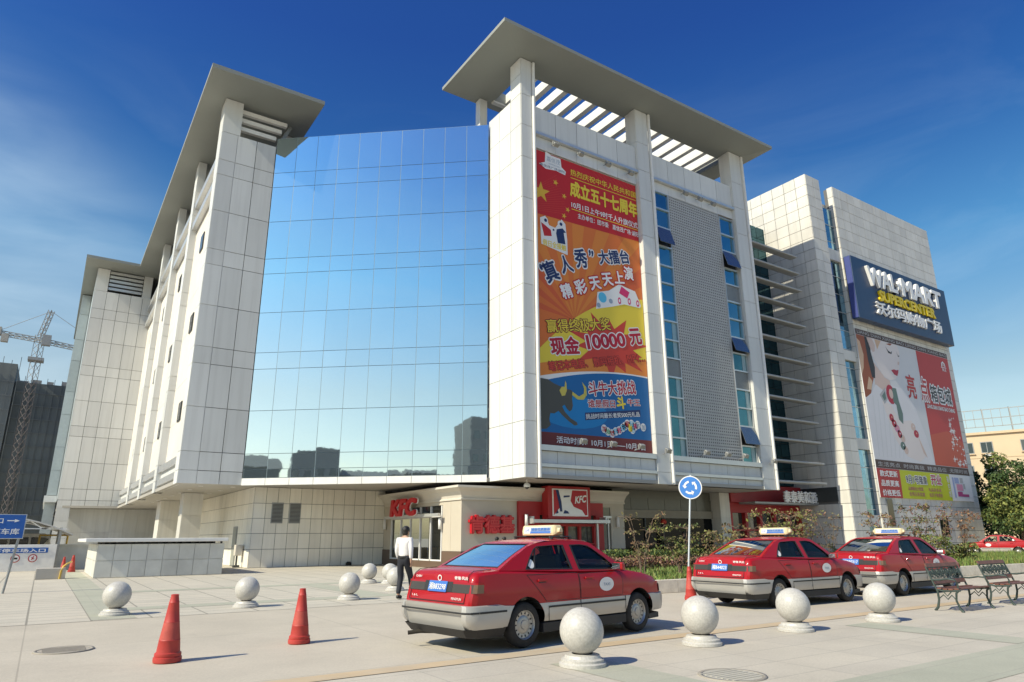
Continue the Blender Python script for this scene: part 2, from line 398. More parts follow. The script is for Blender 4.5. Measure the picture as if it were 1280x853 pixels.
# ------------------------------------------------------------------ ground, road, paving
g = MB(); g.add([(-900, -900, -0.02), (1600, -900, -0.02), (1600, 1600, -0.02), (-900, 1600, -0.02)], [(0, 1, 2, 3)])
M('ground', (0.48, 0.45, 0.39), 0.9, var=0.08, vs=0.2, dirt=0.25, dcol=(0.26, 0.25, 0.22))
struct('ground', g, 'ground')
def paving_mat(name, col, w, h, var, alt, line, mortar=0.015):
    m = new_mat(name); m.use_nodes = True; t = m.node_tree; b = t.nodes['Principled BSDF']; b.inputs['Roughness'].default_value = 0.72
    tcn = t.nodes.new('ShaderNodeTexCoord'); br = t.nodes.new('ShaderNodeTexBrick')
    br.offset = 0; br.inputs['Scale'].default_value = 1; br.inputs['Brick Width'].default_value = w; br.inputs['Row Height'].default_value = h
    br.inputs['Mortar Size'].default_value = mortar; br.inputs['Mortar Smooth'].default_value = 0.2; br.inputs['Bias'].default_value = -0.1
    br.inputs['Color1'].default_value = (*col, 1); br.inputs['Color2'].default_value = (*alt, 1); br.inputs['Mortar'].default_value = (*line, 1)
    no = t.nodes.new('ShaderNodeTexNoise'); no.inputs['Scale'].default_value = 0.55; no.inputs['Detail'].default_value = 9; no.inputs['Roughness'].default_value = 0.68
    mr = t.nodes.new('ShaderNodeMapRange'); mr.inputs['From Min'].default_value = 0.3; mr.inputs['From Max'].default_value = 0.7; mr.inputs['To Min'].default_value = 1 - var; mr.inputs['To Max'].default_value = 1 + var
    sc = t.nodes.new('ShaderNodeVectorMath'); sc.operation = 'SCALE'
    # worn patches, dark drips and pale scuffs
    n5 = t.nodes.new('ShaderNodeTexNoise'); n5.inputs['Scale'].default_value = 1.15; n5.inputs['Detail'].default_value = 12; n5.inputs['Roughness'].default_value = 0.78; n5.inputs['Distortion'].default_value = 0.8
    r5 = t.nodes.new('ShaderNodeMapRange'); r5.inputs['From Min'].default_value = 0.56; r5.inputs['From Max'].default_value = 0.72; r5.inputs['To Max'].default_value = 0.30
    vo = t.nodes.new('ShaderNodeTexVoronoi'); vo.inputs['Scale'].default_value = 1.7; rv = t.nodes.new('ShaderNodeMapRange'); rv.inputs['From Min'].default_value = 0.035; rv.inputs['From Max'].default_value = 0.02; rv.inputs['To Max'].default_value = 0.4
    mm5 = t.nodes.new('ShaderNodeMath'); mm5.operation = 'MAXIMUM'; mx5 = t.nodes.new('ShaderNodeMix'); mx5.data_type = 'RGBA'; mx5.inputs['B'].default_value = (line[0] * .72, line[1] * .72, line[2] * .72, 1)
    n6 = t.nodes.new('ShaderNodeTexNoise'); n6.inputs['Scale'].default_value = 38; n6.inputs['Detail'].default_value = 5; n6.inputs['Roughness'].default_value = .7
    r6 = t.nodes.new('ShaderNodeMapRange'); r6.inputs['From Min'].default_value = 0.3; r6.inputs['From Max'].default_value = 0.7; r6.inputs['To Min'].default_value = 0.90; r6.inputs['To Max'].default_value = 1.10
    s6 = t.nodes.new('ShaderNodeVectorMath'); s6.operation = 'SCALE'
    n2 = t.nodes.new('ShaderNodeTexNoise'); n2.inputs['Scale'].default_value = 55; n2.inputs['Detail'].default_value = 3
    bp = t.nodes.new('ShaderNodeBump'); bp.inputs['Strength'].default_value = 0.2; bp.inputs['Distance'].default_value = 0.01
    l = t.links.new
    l(tcn.outputs['Object'], br.inputs['Vector']); l(tcn.outputs['Object'], no.inputs['Vector']); l(tcn.outputs['Object'], n2.inputs['Vector'])
    l(no.outputs['Fac'], mr.inputs['Value']); l(br.outputs['Color'], sc.inputs[0]); l(mr.outputs[0], sc.inputs['Scale']); l(sc.outputs[0], mx5.inputs['A']); l(tcn.outputs['Object'], n5.inputs['Vector']); l(tcn.outputs['Object'], vo.inputs['Vector']); l(tcn.outputs['Object'], n6.inputs['Vector']); l(n5.outputs['Fac'], r5.inputs['Value']); l(vo.outputs['Distance'], rv.inputs['Value']); l(r5.outputs[0], mm5.inputs[0]); l(rv.outputs[0], mm5.inputs[1]); l(mm5.outputs[0], mx5.inputs['Factor']); l(n6.outputs['Fac'], r6.inputs['Value']); l(mx5.outputs['Result'], s6.inputs[0]); l(r6.outputs[0], s6.inputs['Scale']); l(s6.outputs[0], b.inputs['Base Color'])
    l(n2.outputs['Fac'], bp.inputs['Height']); l(bp.outputs[0], b.inputs['Normal'])
    MATS[name] = m
paving_mat('road_slab', (0.50, 0.45, 0.365), 4.6, 4.0, 0.10, (0.52, 0.47, 0.385), (0.385, 0.345, 0.28), 0.010)
paving_mat('tiles', (0.54, 0.495, 0.41), 1.0, 0.62, 0.09, (0.51, 0.475, 0.395), (0.27, 0.25, 0.205), 0.02)
paving_mat('tiles_near', (0.53, 0.485, 0.40), 1.25, 0.62, 0.10, (0.50, 0.46, 0.385), (0.40, 0.37, 0.31), 0.010)
paving_mat('tiles_green', (0.40, 0.405, 0.32), 1.25, 0.62, 0.10, (0.425, 0.42, 0.335), (0.36, 0.35, 0.29), 0.008)
def sheet(name, pts, z, mat, kind='structure'):
    m = MB(); m.add([(x, y, z) for x, y in pts], [tuple(range(len(pts)))]); return tag(m.build(name, mat), kind=kind)
sheet('road', [(-60, 7.6), (160, 7.6), (160, 15.5), (-60, 15.5)], -0.008, 'road_slab')
sheet('pavement', [(-60, -40), (160, -40), (160, 7.6), (-60, 7.6)], -0.004, 'tiles_near')
sheet('pavement', [(-60, 15.5), (160, 15.5), (160, 60), (-60, 60)], -0.004, 'tiles')
gs = MB()
for x0, x1, y0, y1 in ((-60, 160, 3.6, 4.5), (9.2, 10.1, -40, 3.59), (3.1, 4.0, -40, 3.59), (15.4, 16.3, -40, 3.59), (11.3, 12.0, 4.51, 7.0), (17.4, 18.1, 4.51, 7.0), (5.2, 5.9, 4.51, 7.0)):
    gs.add([(x0, y0, 0.0), (x1, y0, 0.0), (x1, y1, 0.0), (x0, y1, 0.0)], [(0, 1, 2, 3)])
struct('paving_bands', gs, 'tiles_green')
gs = MB()
for x0, x1, y0, y1 in ((1.0, 1.75, 15.6, 60), (1.76, 160, 17.3, 18.0), (1.76, 160, 23.0, 23.7), (7.2, 7.9, 18.01, 22.99)):
    gs.add([(x0, y0, 0.0), (x1, y0, 0.0), (x1, y1, 0.0), (x0, y1, 0.0)], [(0, 1, 2, 3)])
struct('paving_bands', gs, 'tiles_green')
M('worn_yellow', (0.53, 0.41, 0.26), 0.8, var=0.08, vs=1.6, dirt=0.92, dcol=(0.46, 0.425, 0.355))
sheet('road_marking', [(-60, 7.62), (160, 7.62), (160, 7.92), (-60, 7.92)], -0.001, 'worn_yellow')

# ------------------------------------------------------------------ the shopping mall
mall = thing('shopping_mall', (18.1, 26.0, 0), 'large grey panelled shopping mall with mirror glass front and flat roof canopies', 'building')
TZ = [4.1, 4.76, 5.7, 7.97, 10.24, 11.16, 13.45, 15.76, 16.67, 18.97, 21.19, 22.13, 23.9]
core = MB()
core.prism([(6.0, 37.6), (7.95, 37.6), (17.9, 29.45), (18.25, 29.3), (18.25, 26.5), (36.55, 26.5), (36.55, 66), (6.0, 71.2)], 4.32, 23.85)
core.prism([(0.8, 71.2), (5.9, 71.2), (36, 66.2), (36, 99), (0.8, 99)], 4.32, 23.85)
core.build('core', 'seam', mall)
so = MB()
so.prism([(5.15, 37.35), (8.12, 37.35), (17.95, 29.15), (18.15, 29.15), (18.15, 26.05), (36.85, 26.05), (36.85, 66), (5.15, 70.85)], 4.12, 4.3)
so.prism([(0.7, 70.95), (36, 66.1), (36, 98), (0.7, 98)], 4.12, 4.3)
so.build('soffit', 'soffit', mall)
sl = MB()                                             # recessed downlights in the soffit
for i in range(7):
    for k in range(2): sl.lathe([(0.13, 4.105), (0.13, 4.119)], (6.5 + k * 1.6, 39 + i * 3.2, 0), 12); sl.add([(6.5 + k * 1.6 + 0.13 * math.cos(t * 0.5236), 39 + i * 3.2 + 0.13 * math.sin(t * 0.5236), 4.105) for t in range(12)], [tuple(range(11, -1, -1))])
sl.build('downlights', 'white_frame', mall)
# left tower: front face, stepped side with piers
p = MB(); xpanels(p, 37.3, [5.1, 5.98, 7.05, 8.15], TZ)
p.build('tower_cladding', 'panel', mall)
c = MB(); xpanels(c, 37.3, [5.1, 6.1], [23.9, 26.1]); c.box(5.13, 6.07, 37.34, 38.3, 23.9, 26.1)
ypanels(c, 5.1, [37.33, 38.45], TZ + [26.1]); c.box(5.14, 6.0, 37.34, 38.45, 4.15, 23.9)
c.build('corner_pier', 'panel', mall)
s = MB()
ypanels(s, 5.5, lin(38.45, 70.9, 14), [5.5, 7.97, 10.24, 13.45, 15.76, 18.97, 21.2, 23.9], gap=0.02)
s.build('side_wall', 'render_cream', mall)
s = MB(); ypanels(s, 5.35, lin(38.45, 70.9, 14), [4.1, 4.45, 5.3]); s.box(5.39, 6.0, 38.45, 70.9, 4.13, 5.4); s.build('base_band', 'panel', mall)
for b in (45.6, 53.6, 61.6):
    q = MB(); xpanels(q, b, [5.1, 5.58], TZ + [26.1]); ypanels(q, 5.1, [b + 0.03, b + 1.1], TZ + [26.1]); q.box(5.14, 5.6, b + 0.04, b + 1.1, 4.12, 26.1)
    q.build('pier', 'panel', mall)
for b0, b1 in ((38.5, 45.58), (46.73, 53.58), (54.73, 61.58), (62.73, 70.9)):
    for z0, z1 in ((4.45, 4.8), (5.25, 5.6), (21.0, 21.45), (22.55, 23.0)):
        q = MB(); q.box(5.18, 5.48, b0, b1, z0, z1); q.build('rail', 'alu', mall)
    for z0 in (7.9, 13.2, 18.4):
        w = MB(); w.box(5.44, 5.53, b0 + 3.3, b0 + 4.3, z0, z0 + 1.1); ww = w.build('window', 'dark_metal', mall)
        q = MB(); q.box(5.425, 5.44, b0 + 3.36, b0 + 4.24, z0 + 0.06, z0 + 1.04); q.build('pane', 'dark_glass', ww)
# far tower behind it
p = MB(); xpanels(p, 70.9, [0.63, 1.66, 2.66, 3.66, 4.66, 5.85], TZ); xpanels(p, 70.9, [0.63, 1.66], [0, 1.6, 3.0, 4.1]); p.box(0.66, 1.63, 70.94, 72, 0, 4.2)
xpanels(p, 70.9, [0.63, 1.66], [23.9, 26.1]); p.box(0.66, 1.63, 70.94, 72, 23.9, 26.1)
p.build('far_tower_cladding', 'panel', mall)
p = MB(); ypanels(p, 0.63, lin(70.93, 98, 12), [4.9, 7.97, 10.24, 13.45, 15.76, 18.97, 21.19, 23.9, 26.05], gap=0.05); p.build('far_side_glazing', 'teal_pale' if 'teal_pale' in MATS else 'panel', mall)
q = MB(); xpanels(q, 80, [-.27, .6], [5.6, 7.97, 10.24, 13.45, 15.76, 18.97, 21.19, 23.9, 26.05], gap=.06); q.box(-.24, .6, 80.04, 98, 5.6, 26.05); q.build('rear_stair_block', 'teal_pale', mall)
q = MB(); q.box(-.4, .62, 79.6, 98, 4.95, 5.55); q.build('ledge', 'white_panel', mall); q = MB(); q.box(-.27, .6, 80.2, 98, 0, 4.95); q.build('rear_stair_base', 'teal_pale', mall)
q = MB()
for k in range(5): q.box(1.7, 4.5, 71.0, 71.25, 24.15 + k * 0.4, 24.4 + k * 0.4)
q.build('louvre', 'alu', mall)
q = MB(); q.box(4.55, 5.3, 71.0, 71.6, 23.9, 26.1); q.build('canopy_post', 'panel', mall)
q = MB(); xpanels(q, 72.6, lin(1.7, 9.2, 7), [0, 2.1, 4.1]); q.box(1.7, 9.2, 72.63, 72.8, 0, 4.12); q.build('lower_wall', 'panel', mall)
# canopies
def canopy(x0, x1, y0, y1, hx0, hx1, hy0, hy1, z, name='canopy'):
    m = MB(); e, t = 0.20, 0.22
    # underside slopes from a thin outer edge down to the beam around the opening
    O = [(x0, y0), (x1, y0), (x1, y1), (x0, y1)]; I = [(hx0, hy0), (hx1, hy0), (hx1, hy1), (hx0, hy1)]
    v = [(x, y, z) for x, y in O] + [(x, y, z - t) for x, y in I] + [(x, y, z + e) for x, y in O] + [(x, y, z + 0.5) for x, y in I]
    fs = []
    for i in range(4):
        j = (i + 1) % 4
        fs += [(i, j, 4 + j, 4 + i), (8 + j, 8 + i, 12 + i, 12 + j), (j, i, 8 + i, 8 + j), (4 + i, 4 + j, 12 + j, 12 + i)]
    m.add(v, fs)
    return m
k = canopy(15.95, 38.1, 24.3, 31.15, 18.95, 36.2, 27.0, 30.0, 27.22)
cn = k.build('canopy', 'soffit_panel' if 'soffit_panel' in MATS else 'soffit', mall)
q = MB()
for i in range(15): x = 19.75 + i * 1.12; q.box(x, x + 0.34, 27.0, 30.0, 27.1, 27.7)
q.build('slats', 'white_panel', cn)
q = MB(); q.box(18.9, 36.1, 30.01, 30.3, 26.9, 27.2); q.build('rear_beam', 'panel', cn)
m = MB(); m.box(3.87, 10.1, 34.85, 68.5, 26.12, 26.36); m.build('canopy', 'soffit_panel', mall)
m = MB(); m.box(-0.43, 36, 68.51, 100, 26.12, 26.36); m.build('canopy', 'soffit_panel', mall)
q = MB(); q.box(9.0, 9.75, 39.3, 40.0, 23.9, 26.11); q.build('canopy_post', 'panel', mall)
q = MB(); q.box(18.15, 18.65, 30.4, 30.9, 23.8, 27.1); q.build('canopy_post', 'panel', mall)
q = MB()
for i in range(3): q.box(6.1, 8.7 - i * 0.28, 37.5, 37.75, 25.55 - i * 0.56, 25.8 - i * 0.56)
q.build('louvre', 'white_panel', mall)
q = MB(); q.bar((8.2, 37.8, 23.9), (9.0, 38.0, 25.9), 0.2, 0.2); q.build('louvre_bracket', 'grey_metal', mall)
# roof mass, parapets behind
q = MB(); q.box(9, 35, 40, 60, 23.86, 24.2); q.build('roof_deck', 'concrete', mall)
# diagonal mirror glass front
A0, A1 = Vector((8.17, 37.28, 0)), Vector((17.97, 29.12, 0))
D = (A1 - A0); DL = D.length; D.normalize(); DN = Vector((D.y, -D.x, 0))
if DN.y > 0: DN = -DN
GZ = [4.46, 4.9, 5.7, 7.97, 10.24, 11.16, 13.45, 15.76, 16.67, 18.97, 21.19, 22.13, 24.45]
rg = random.Random(3)
gl = MB(); cols = lin(0, DL, 10)
for i in range(10):
    for k in range(len(GZ) - 1):
        t0, t1, z0, z1 = cols[i] + 0.012, cols[i + 1] - 0.012, GZ[k] + 0.012, GZ[k + 1] - 0.012
        a, b2 = rg.gauss(0, 0.0016), rg.gauss(0, 0.0016); h = (z1 - z0) / 2; w = (t1 - t0) / 2
        pts = [A0 + D * t + Z * z + DN * (a * (1 if t == t1 else -1) * w + b2 * (1 if z == z1 else -1) * h) for t, z in ((t0, z0), (t1, z0), (t1, z1), (t0, z1))]
        gl.add(pts, [(0, 1, 2, 3)])
cw = gl.build('curtain_wall', 'mirror_glass', mall)
mu = MB()
for t in cols: mu.obox(A0 + D * min(max(t, 0.012), DL - 0.012) + Z * 14.45 - DN * 0.03, (D, DN, Z), (0.011, 0.025, 10.0))
for z in GZ: mu.obox((A0 + A1) / 2 + Z * z - DN * 0.04, (D, DN, Z), (DL / 2, 0.02, 0.011))
mu.build('mullions', 'mullion_blue', cw); M('mullion_blue', (.22, .30, .34), .5)
bd = MB()
for i in range(10): bd.obox(A0 + D * (cols[i] + cols[i + 1]) / 2 + Z * 4.265 + DN * 0.05, (D, DN, Z), (cols[1] / 2 - 0.012, 0.05, 0.175))
bd.build('fascia_band', 'white_panel', mall)
# banner tower
BZ = [4.1, 4.74, 6.76, 9.06, 11.4, 13.67, 16.1, 18.49, 20.9, 22.85]
p = MB(); ypanels(p, 18.1, [26.02, 27.02, 28.14, 29.27], BZ + [24.75]); ypanels(p, 18.1, [26.02, 27.02], [24.75, 26.0, 27.05]); p.box(18.14, 18.98, 26.06, 27.0, 24.3, 27.06); p.box(18.14, 18.6, 27.0, 29.25, 4.2, 24.7)
p.build('tower_cladding', 'panel', mall)
def pier(a0, a1, fins, left):
    q = MB(); zl = BZ + [24.75, 27.05]
    xpanels(q, 26.0, [a0, a1], zl); q.box(a0 + 0.02, a1 - 0.02, 26.035, 26.9, 4.15, 27.06)
    if left: ypanels(q, a0, [26.03, 26.5], zl)
    pr = q.build('pier', 'panel', mall)
    f = MB()
    for x in fins: f.box(x, x + 0.15, 25.86, 26.05, 4.1, 27.0)
    f.build('fin', 'white_panel', pr, bevel=0.05, seg=3)
pier(18.12, 18.82, [18.84], False); pier(26.7, 27.72, [27.74], True); pier(35.55, 36.72, [36.74], True)
for x0, x1 in ((19.0, 26.7), (27.9, 35.55)): f = MB(); xpanels(f, 26.15, lin(x0, x1, 5), [22.76, 24.4]); f.box(x0, x1, 26.24, 26.6, 22.0, 24.4); f.build('parapet', 'panel', mall)
f = MB(); xpanels(f, 26.22, lin(19.0, 26.7, 5), [21.85, 22.58]); f.build('frieze', 'panel', mall); f = MB(); xpanels(f, 26.22, lin(27.9, 35.55, 5), [21.95, 22.58]); f.build('frieze', 'panel', mall)
for a0, a1 in ((19.0, 26.68), (27.9, 35.53)):
    f = MB(); f.box(a0, a1, 26.0, 26.3, 22.59, 22.75); f.build('ledge', 'alu', mall)
    f = MB(); f.box(a0, a1, 25.98, 26.4, 5.42, 5.68); f.build('ledge', 'alu', mall)
    f = MB(); f.box(a0, a1, 26.0, 26.4, 4.64, 4.8); f.build('ledge', 'alu', mall)
    f = MB(); xpanels(f, 26.12, lin(a0, a1, 7 if a0 < 20 else 5), [4.81, 5.41]); xpanels(f, 26.12, lin(a0, a1, 7 if a0 < 20 else 5), [4.12, 4.63]); f.box(a0, a1, 26.16, 26.6, 4.12, 5.41)
    f.build('apron_panels', 'panel', mall)
f = MB(); f.box(19.0, 26.7, 26.36, 26.6, 5.4, 22.0); f.build('back_wall', 'panel', mall)
# second bay: perforated screen between two ladders of windows
f = MB(); f.box(29.42, 34.05, 26.40, 26.42, 5.45, 21.95); bs = f.build('screen_back', 'dark_metal', mall)
f = MB(); nx, nz = 26, 92; px, pz = (34.05 - 29.42) / nx, (21.95 - 5.5) / nz
for i in range(nx + 1): x = 29.42 + i * px; f.box(x - px * 0.27, x + px * 0.27, 26.24, 26.26, 5.45, 21.95)
for k in range(nz + 1): z = 5.5 + k * pz; f.box(29.42, 34.05, 26.225, 26.245, z - pz * 0.27, z + pz * 0.27)
f.build('perforated_screen', 'screen_metal' if 'screen_metal' in MATS else 'panel', mall)
WZ1 = [5.6, 6.72, 7.9, 9.0, 10.18, 11.3, 12.4, 13.56, 14.73, 15.92, 17.05, 18.3, 19.55, 20.8, 21.95]
WZ2 = [5.6, 6.65, 7.85, 8.98, 10.14, 11.33, 12.46, 13.5, 14.71, 15.89, 17.05, 18.16, 19.38, 20.58, 21.8]
def ladder(a0, a1, ZL, opened, solid):
    for k in range(len(ZL) - 1):
        z0, z1 = ZL[k], ZL[k + 1]
        w = MB(); e = 0.045
        for bx in ((a0, a1, z0, z0 + e), (a0, a1, z1 - e, z1), (a0, a0 + e, z0 + e, z1 - e), (a1 - e, a1, z0 + e, z1 - e)): w.box(bx[0], bx[1], 26.2, 26.36, bx[2], bx[3])
        wo_ = w.build('window', 'alu', mall)
        g_ = MB(); j = rg.gauss(0, 0.006)
        if k in solid:
            for i in range(16): zz = z0 + 0.06 + i * (z1 - z0 - 0.12) / 16; g_.box(a0 + e, a1 - e, 26.26, 26.3, zz, zz + 0.045)
            g_.build('vent_grille', 'grey_metal', wo_)
            continue
        if k in opened:
            c0 = Vector(((a0 + a1) / 2, 26.22, z1 - e)); an = R(17); dn = Vector((0, -math.sin(an), -math.cos(an)))
            hh = (z1 - z0) / 2 - e; g_.obox(c0 + dn * hh, (X, dn, X.cross(dn)), ((a1 - a0) / 2 - e, hh, 0.02))
            g_.build('open_sash', 'sash_glass', wo_); M('sash_glass', (.22, .25, .28), .12, .75, isl=.2)
            d_ = MB(); d_.box(a0 + e, a1 - e, 26.33, 26.35, z0 + e, z1 - e); d_.build('opening', 'black', wo_)
        else:
            y0 = 26.3; g_.add([(a0 + e, y0 + j, z0 + e), (a1 - e, y0 - j, z0 + e), (a1 - e, y0 - j * .3, z1 - e), (a0 + e, y0 + j * .4, z1 - e)], [(0, 1, 2, 3)])
            g_.build('pane', 'blue_glass' if z0 > 12 else 'teal_window', wo_)
            if z0 < 13 and rg.random() < 0.8:                    # pale curtain drawn to one side behind the glass line
                h_ = MB(); x0 = a1 - e - 0.4; rows = [[(x0 + i * 0.05, 26.29 + 0.006 * math.sin(i * 2.2), z) for i in range(8)] for z in (z0 + e, z1 - e)]
                h_.grid(rows); h_.build('curtain', 'curtain', wo_)
M('teal_window', (0.085, 0.21, 0.235), 0.05, 0.9, var=0.2, vs=0.7, isl=0.2); M('curtain', (0.30, 0.42, 0.45), 0.3, 0.3)
ladder(28.02, 29.36, WZ1, {11}, {4}); ladder(34.1, 35.5, WZ2, {1, 6, 11}, {4, 9})
# louvres and glass link to the right wing
f = MB()
for i in range(7):
    for k in range(20): f.add([(37.0 + i + .02, 29.7, 4.8 + k + .02), (38.0 + i - .02, 29.7 + rg.gauss(0, .002), 4.8 + k + .02), (38.0 + i - .02, 29.7, 5.8 + k - .02), (37.0 + i + .02, 29.7 + rg.gauss(0, .002), 5.8 + k - .02)], [(0, 1, 2, 3)])
f.build('link_glazing', 'link_glass' if 'link_glass' in MATS else 'teal_glass', mall)
f = MB(); f.box(36.6, 44, 29.75, 60, 4.8, 24.75); f.build('link_block', 'dark_metal', mall)
for z in (20.8, 19.5, 18.2, 16.85, 15.5, 14.15, 12.83, 11.45, 10.08, 8.7, 7.37, 5.98, 4.7):
    f = MB(); f.box(36.95, 42.4, 26.15, 26.75, z - 0.07, z + 0.07); f.build('louvre', 'grey_louvre', mall, bevel=0.04)
# ground floor under the left tower
gw = MB(); xpanels(gw, 38.2, [9.08] + [9.08 + 0.62 * i for i in range(1, 13)], [0, 0.92, 1.72, 2.49, 3.27, 4.11], gap=0.022)
ypanels(gw, 9.05, lin(38.2, 62, 24), [0, 0.92, 1.72, 2.49, 3.27, 4.11], gap=0.022, skip=lambda b, z: 41.2 < b < 42.2 and z < 1.8)
gw.build('ground_floor_cladding', 'stone_warm', mall)
gw = MB(); gw.prism([(9.09, 38.24), (16.9, 38.24), (16.9, 62), (9.09, 62)], 0, 4.115); gw.build('ground_floor_core', 'seam', mall)
for a0 in (10.02, 10.97):
    w = MB(); w.box(a0, a0 + 0.62, 38.17, 38.23, 2.24, 3.32); ww = w.build('window', 'grey_metal', mall)
    q = MB()
    for i in range(14): q.obox((a0 + 0.31, 38.16, 2.32 + i * 0.07), (X, Vector((0, 1, 0.7)), Vector((0, -0.7, 1))), (0.27, 0.025, 0.006))
    q.build('louvre_blades', 'dark_metal', ww)
d = MB(); d.box(9.02, 9.08, 41.15, 42.15, 0.02, 2.12); dd = d.build('door', 'grey_metal', mall); q = MB(); q.box(9.0, 9.03, 41.25, 42.05, 0.05, 2.05); q.build('door_leaf', 'door_grey' if 'door_grey' in MATS else 'grey_metal', dd)
q = MB(); q.tube((8.94, 41.35, 1.0), (9.0, 41.35, 1.0), 0.02); q.tube((8.95, 41.33, 1.0), (8.95, 41.45, 1.0), 0.014); q.build('handle', 'alu', dd)
for a0, b0, w_, l_ in ((6.65, 45, 1.1, 1.2), (6.7, 55, 1.3, 2.0)):
    q = MB(); xpanels(q, b0, [a0, a0 + w_], [0, 1.4, 2.8, 4.11]); ypanels(q, a0, [b0, b0 + l_], [0, 1.4, 2.8, 4.11]); q.box(a0 + .03, a0 + w_ - .02, b0 + .03, b0 + l_, 0, 4.11)
    q.build('column', 'stone', mall)

# ------------------------------------------------------------------ right wing with the big wall
wing = thing('supermarket_wing', (44, 25.65, 0), 'pale stone clad wing with tall blank wall and narrow blue window slots', 'building')
RZ = lin(0, 27.82, 32)
p = MB(); ypanels(p, 44.0, [25.67, 26.56, 27.55, 28.58, 29.6] + lin(30.6, 44, 13), RZ, skip=lambda b, z: 26.4 < b < 29.1 and 3.6 < z < 4.6); xpanels(p, 25.65, [44.02, 44.9, 45.8], RZ)
p.build('tower_cladding', 'stone', wing)
p = MB(); p.box(44.04, 45.79, 25.69, 44, 0, 27.78); p.build('tower_core', 'seam', wing)
p = MB(); p.box(43.98, 44.03, 26.5, 29.5, 3.62, 4.58); p.build('opening', 'dark_metal', wing)
p = MB(); p.box(45.9, 61.9, 26.5, 45, 0, 26.6); p.build('rear_block', 'stone', wing)
p = MB(); xpanels(p, 25.65, lin(47.55, 62.35, 15), RZ); ypanels(p, 47.55, [25.68, 26.12], RZ); p.build('wall_cladding', 'stone', wing)
p = MB(); p.box(47.59, 62.34, 25.69, 26.4, 0, 27.78); p.build('wall_core', 'seam', wing)
p = MB()
for k in range(18):
    z0 = 0.3 + k * 1.42
    p.add([(45.82, 26.0 + rg.gauss(0, .003), z0), (47.53, 26.0, z0), (47.53, 26.0 + rg.gauss(0, .003), z0 + 1.38), (45.82, 26.0, z0 + 1.38)], [(0, 1, 2, 3)])
sl_ = p.build('slot_glazing', 'slot_glass', wing)
for k in range(19): p = MB(); p.box(45.82, 47.53, 25.97, 26.01, 0.27 + k * 1.42, 0.31 + k * 1.42); p.build('mullion', 'alu', sl_)
for z0 in (2.0, 7.2, 13.6, 21.4): q = MB(); q.box(45.81, 47.54, 25.8, 26.5, z0, z0 + (0.9 if z0 > 20 else 0.75)); q.build('slot_sill', 'stone', wing)
w = MB(); w.box(48.3, 49.1, 25.6, 25.66, 2.0, 3.9); ww = w.build('window', 'grey_metal', wing); q = MB(); q.box(48.36, 49.04, 25.585, 25.61, 2.06, 3.84); q.build('pane', 'dark_glass', ww)
w = MB(); w.box(55.2, 56.6, 25.58, 25.66, 1.3, 2.6); ww = w.build('window', 'grey_metal', wing); q = MB(); q.box(55.3, 56.5, 25.57, 25.6, 1.4, 2.5); q.build('pane', 'dark_glass', ww)
# ------------------------------------------------------------------ printed banner on the shop tower
def P(name, col, rough=0.55): return M(name, col, rough, var=0.03, vs=0.4)
P('b_red', (0.52, 0.015, 0.018)); P('b_orange', (0.70, 0.17, 0.03)); P('b_orange_deep', (0.64, 0.11, 0.03)); P('b_amber', (0.74, 0.235, 0.035)); P('b_yellow', (0.80, 0.62, 0.05))
P('b_blue', (0.0, 0.13, 0.38)); P('b_blue_light', (0.0, 0.22, 0.55)); P('b_brown', (0.16, 0.02, 0.022)); P('b_white', (0.80, 0.80, 0.80)); P('b_navy', (0.012, 0.03, 0.12)); P('b_gold', (0.75, 0.45, 0.04))
P('b_bull', (0.075, 0.075, 0.065)); P('b_cyan', (0.1, 0.5, 0.75)); P('b_pink', (0.65, 0.03, 0.15)); P('b_crimson', (0.45, 0.005, 0.03)); P('b_redlight', (0.60, 0.05, 0.03)); P('b_horn', (0.62, 0.52, 0.1)); P('b_grey', (0.55, 0.57, 0.6))
P('b_bluegrey', (0.30, 0.38, 0.48)); P('b_green', (0.1, 0.4, 0.15))
ban = thing('advertising_banner', (22.95, 26.3, 5.72), 'tall red, orange and blue printed banner with Chinese lettering on the grey tower', 'banner')
BX0, BX1, BZ0, BZ1, BY = 19.05, 26.66, 5.72, 21.8, 26.3
def fl(mb, pts, mi, y): mb.add([(x, y, z) for x, z in pts], [tuple(range(len(pts)))], mi)
def arc(x0, z0, x1, z1, sag, n=14): return [(x0 + (x1 - x0) * i / n, z0 + (z1 - z0) * i / n + sag * 4 * (i / n) * (1 - i / n)) for i in range(n + 1)]
m = MB(); m.box(BX0, BX1, BY, BY + 0.05, BZ0, BZ1)
m.build('banner_sheet', 'b_orange', ban)
pm = ['b_red', 'b_orange', 'b_orange_deep', 'b_amber', 'b_yellow', 'b_blue', 'b_blue_light', 'b_brown', 'b_white', 'b_redlight', 'b_crimson']
m = MB()
fl(m, [(BX0, 17.95), (BX1, 18.15), (BX1, BZ1), (BX0, BZ1)], 0, BY - .004)                   # red head
for i in range(16):                                                                             # fine rays in the red head
    z = 18.1 + i * 0.085; fl(m, [(BX0, z), (21.4 - i * .05, z + .35 + i * 0.06), (21.4 - i * .05, z + .37 + i * 0.06), (BX0, z + .03)], 9, BY - .006)
for i in range(9):
    x = 23.2 + i * .38; fl(m, [(x, BZ1), (x + .05, BZ1), (BX1, 19.2 + i * .3), (BX1, 19.14 + i * .3)], 9, BY - .006)
cx, cz = 21.6, 12.4                                                                             # orange sunburst
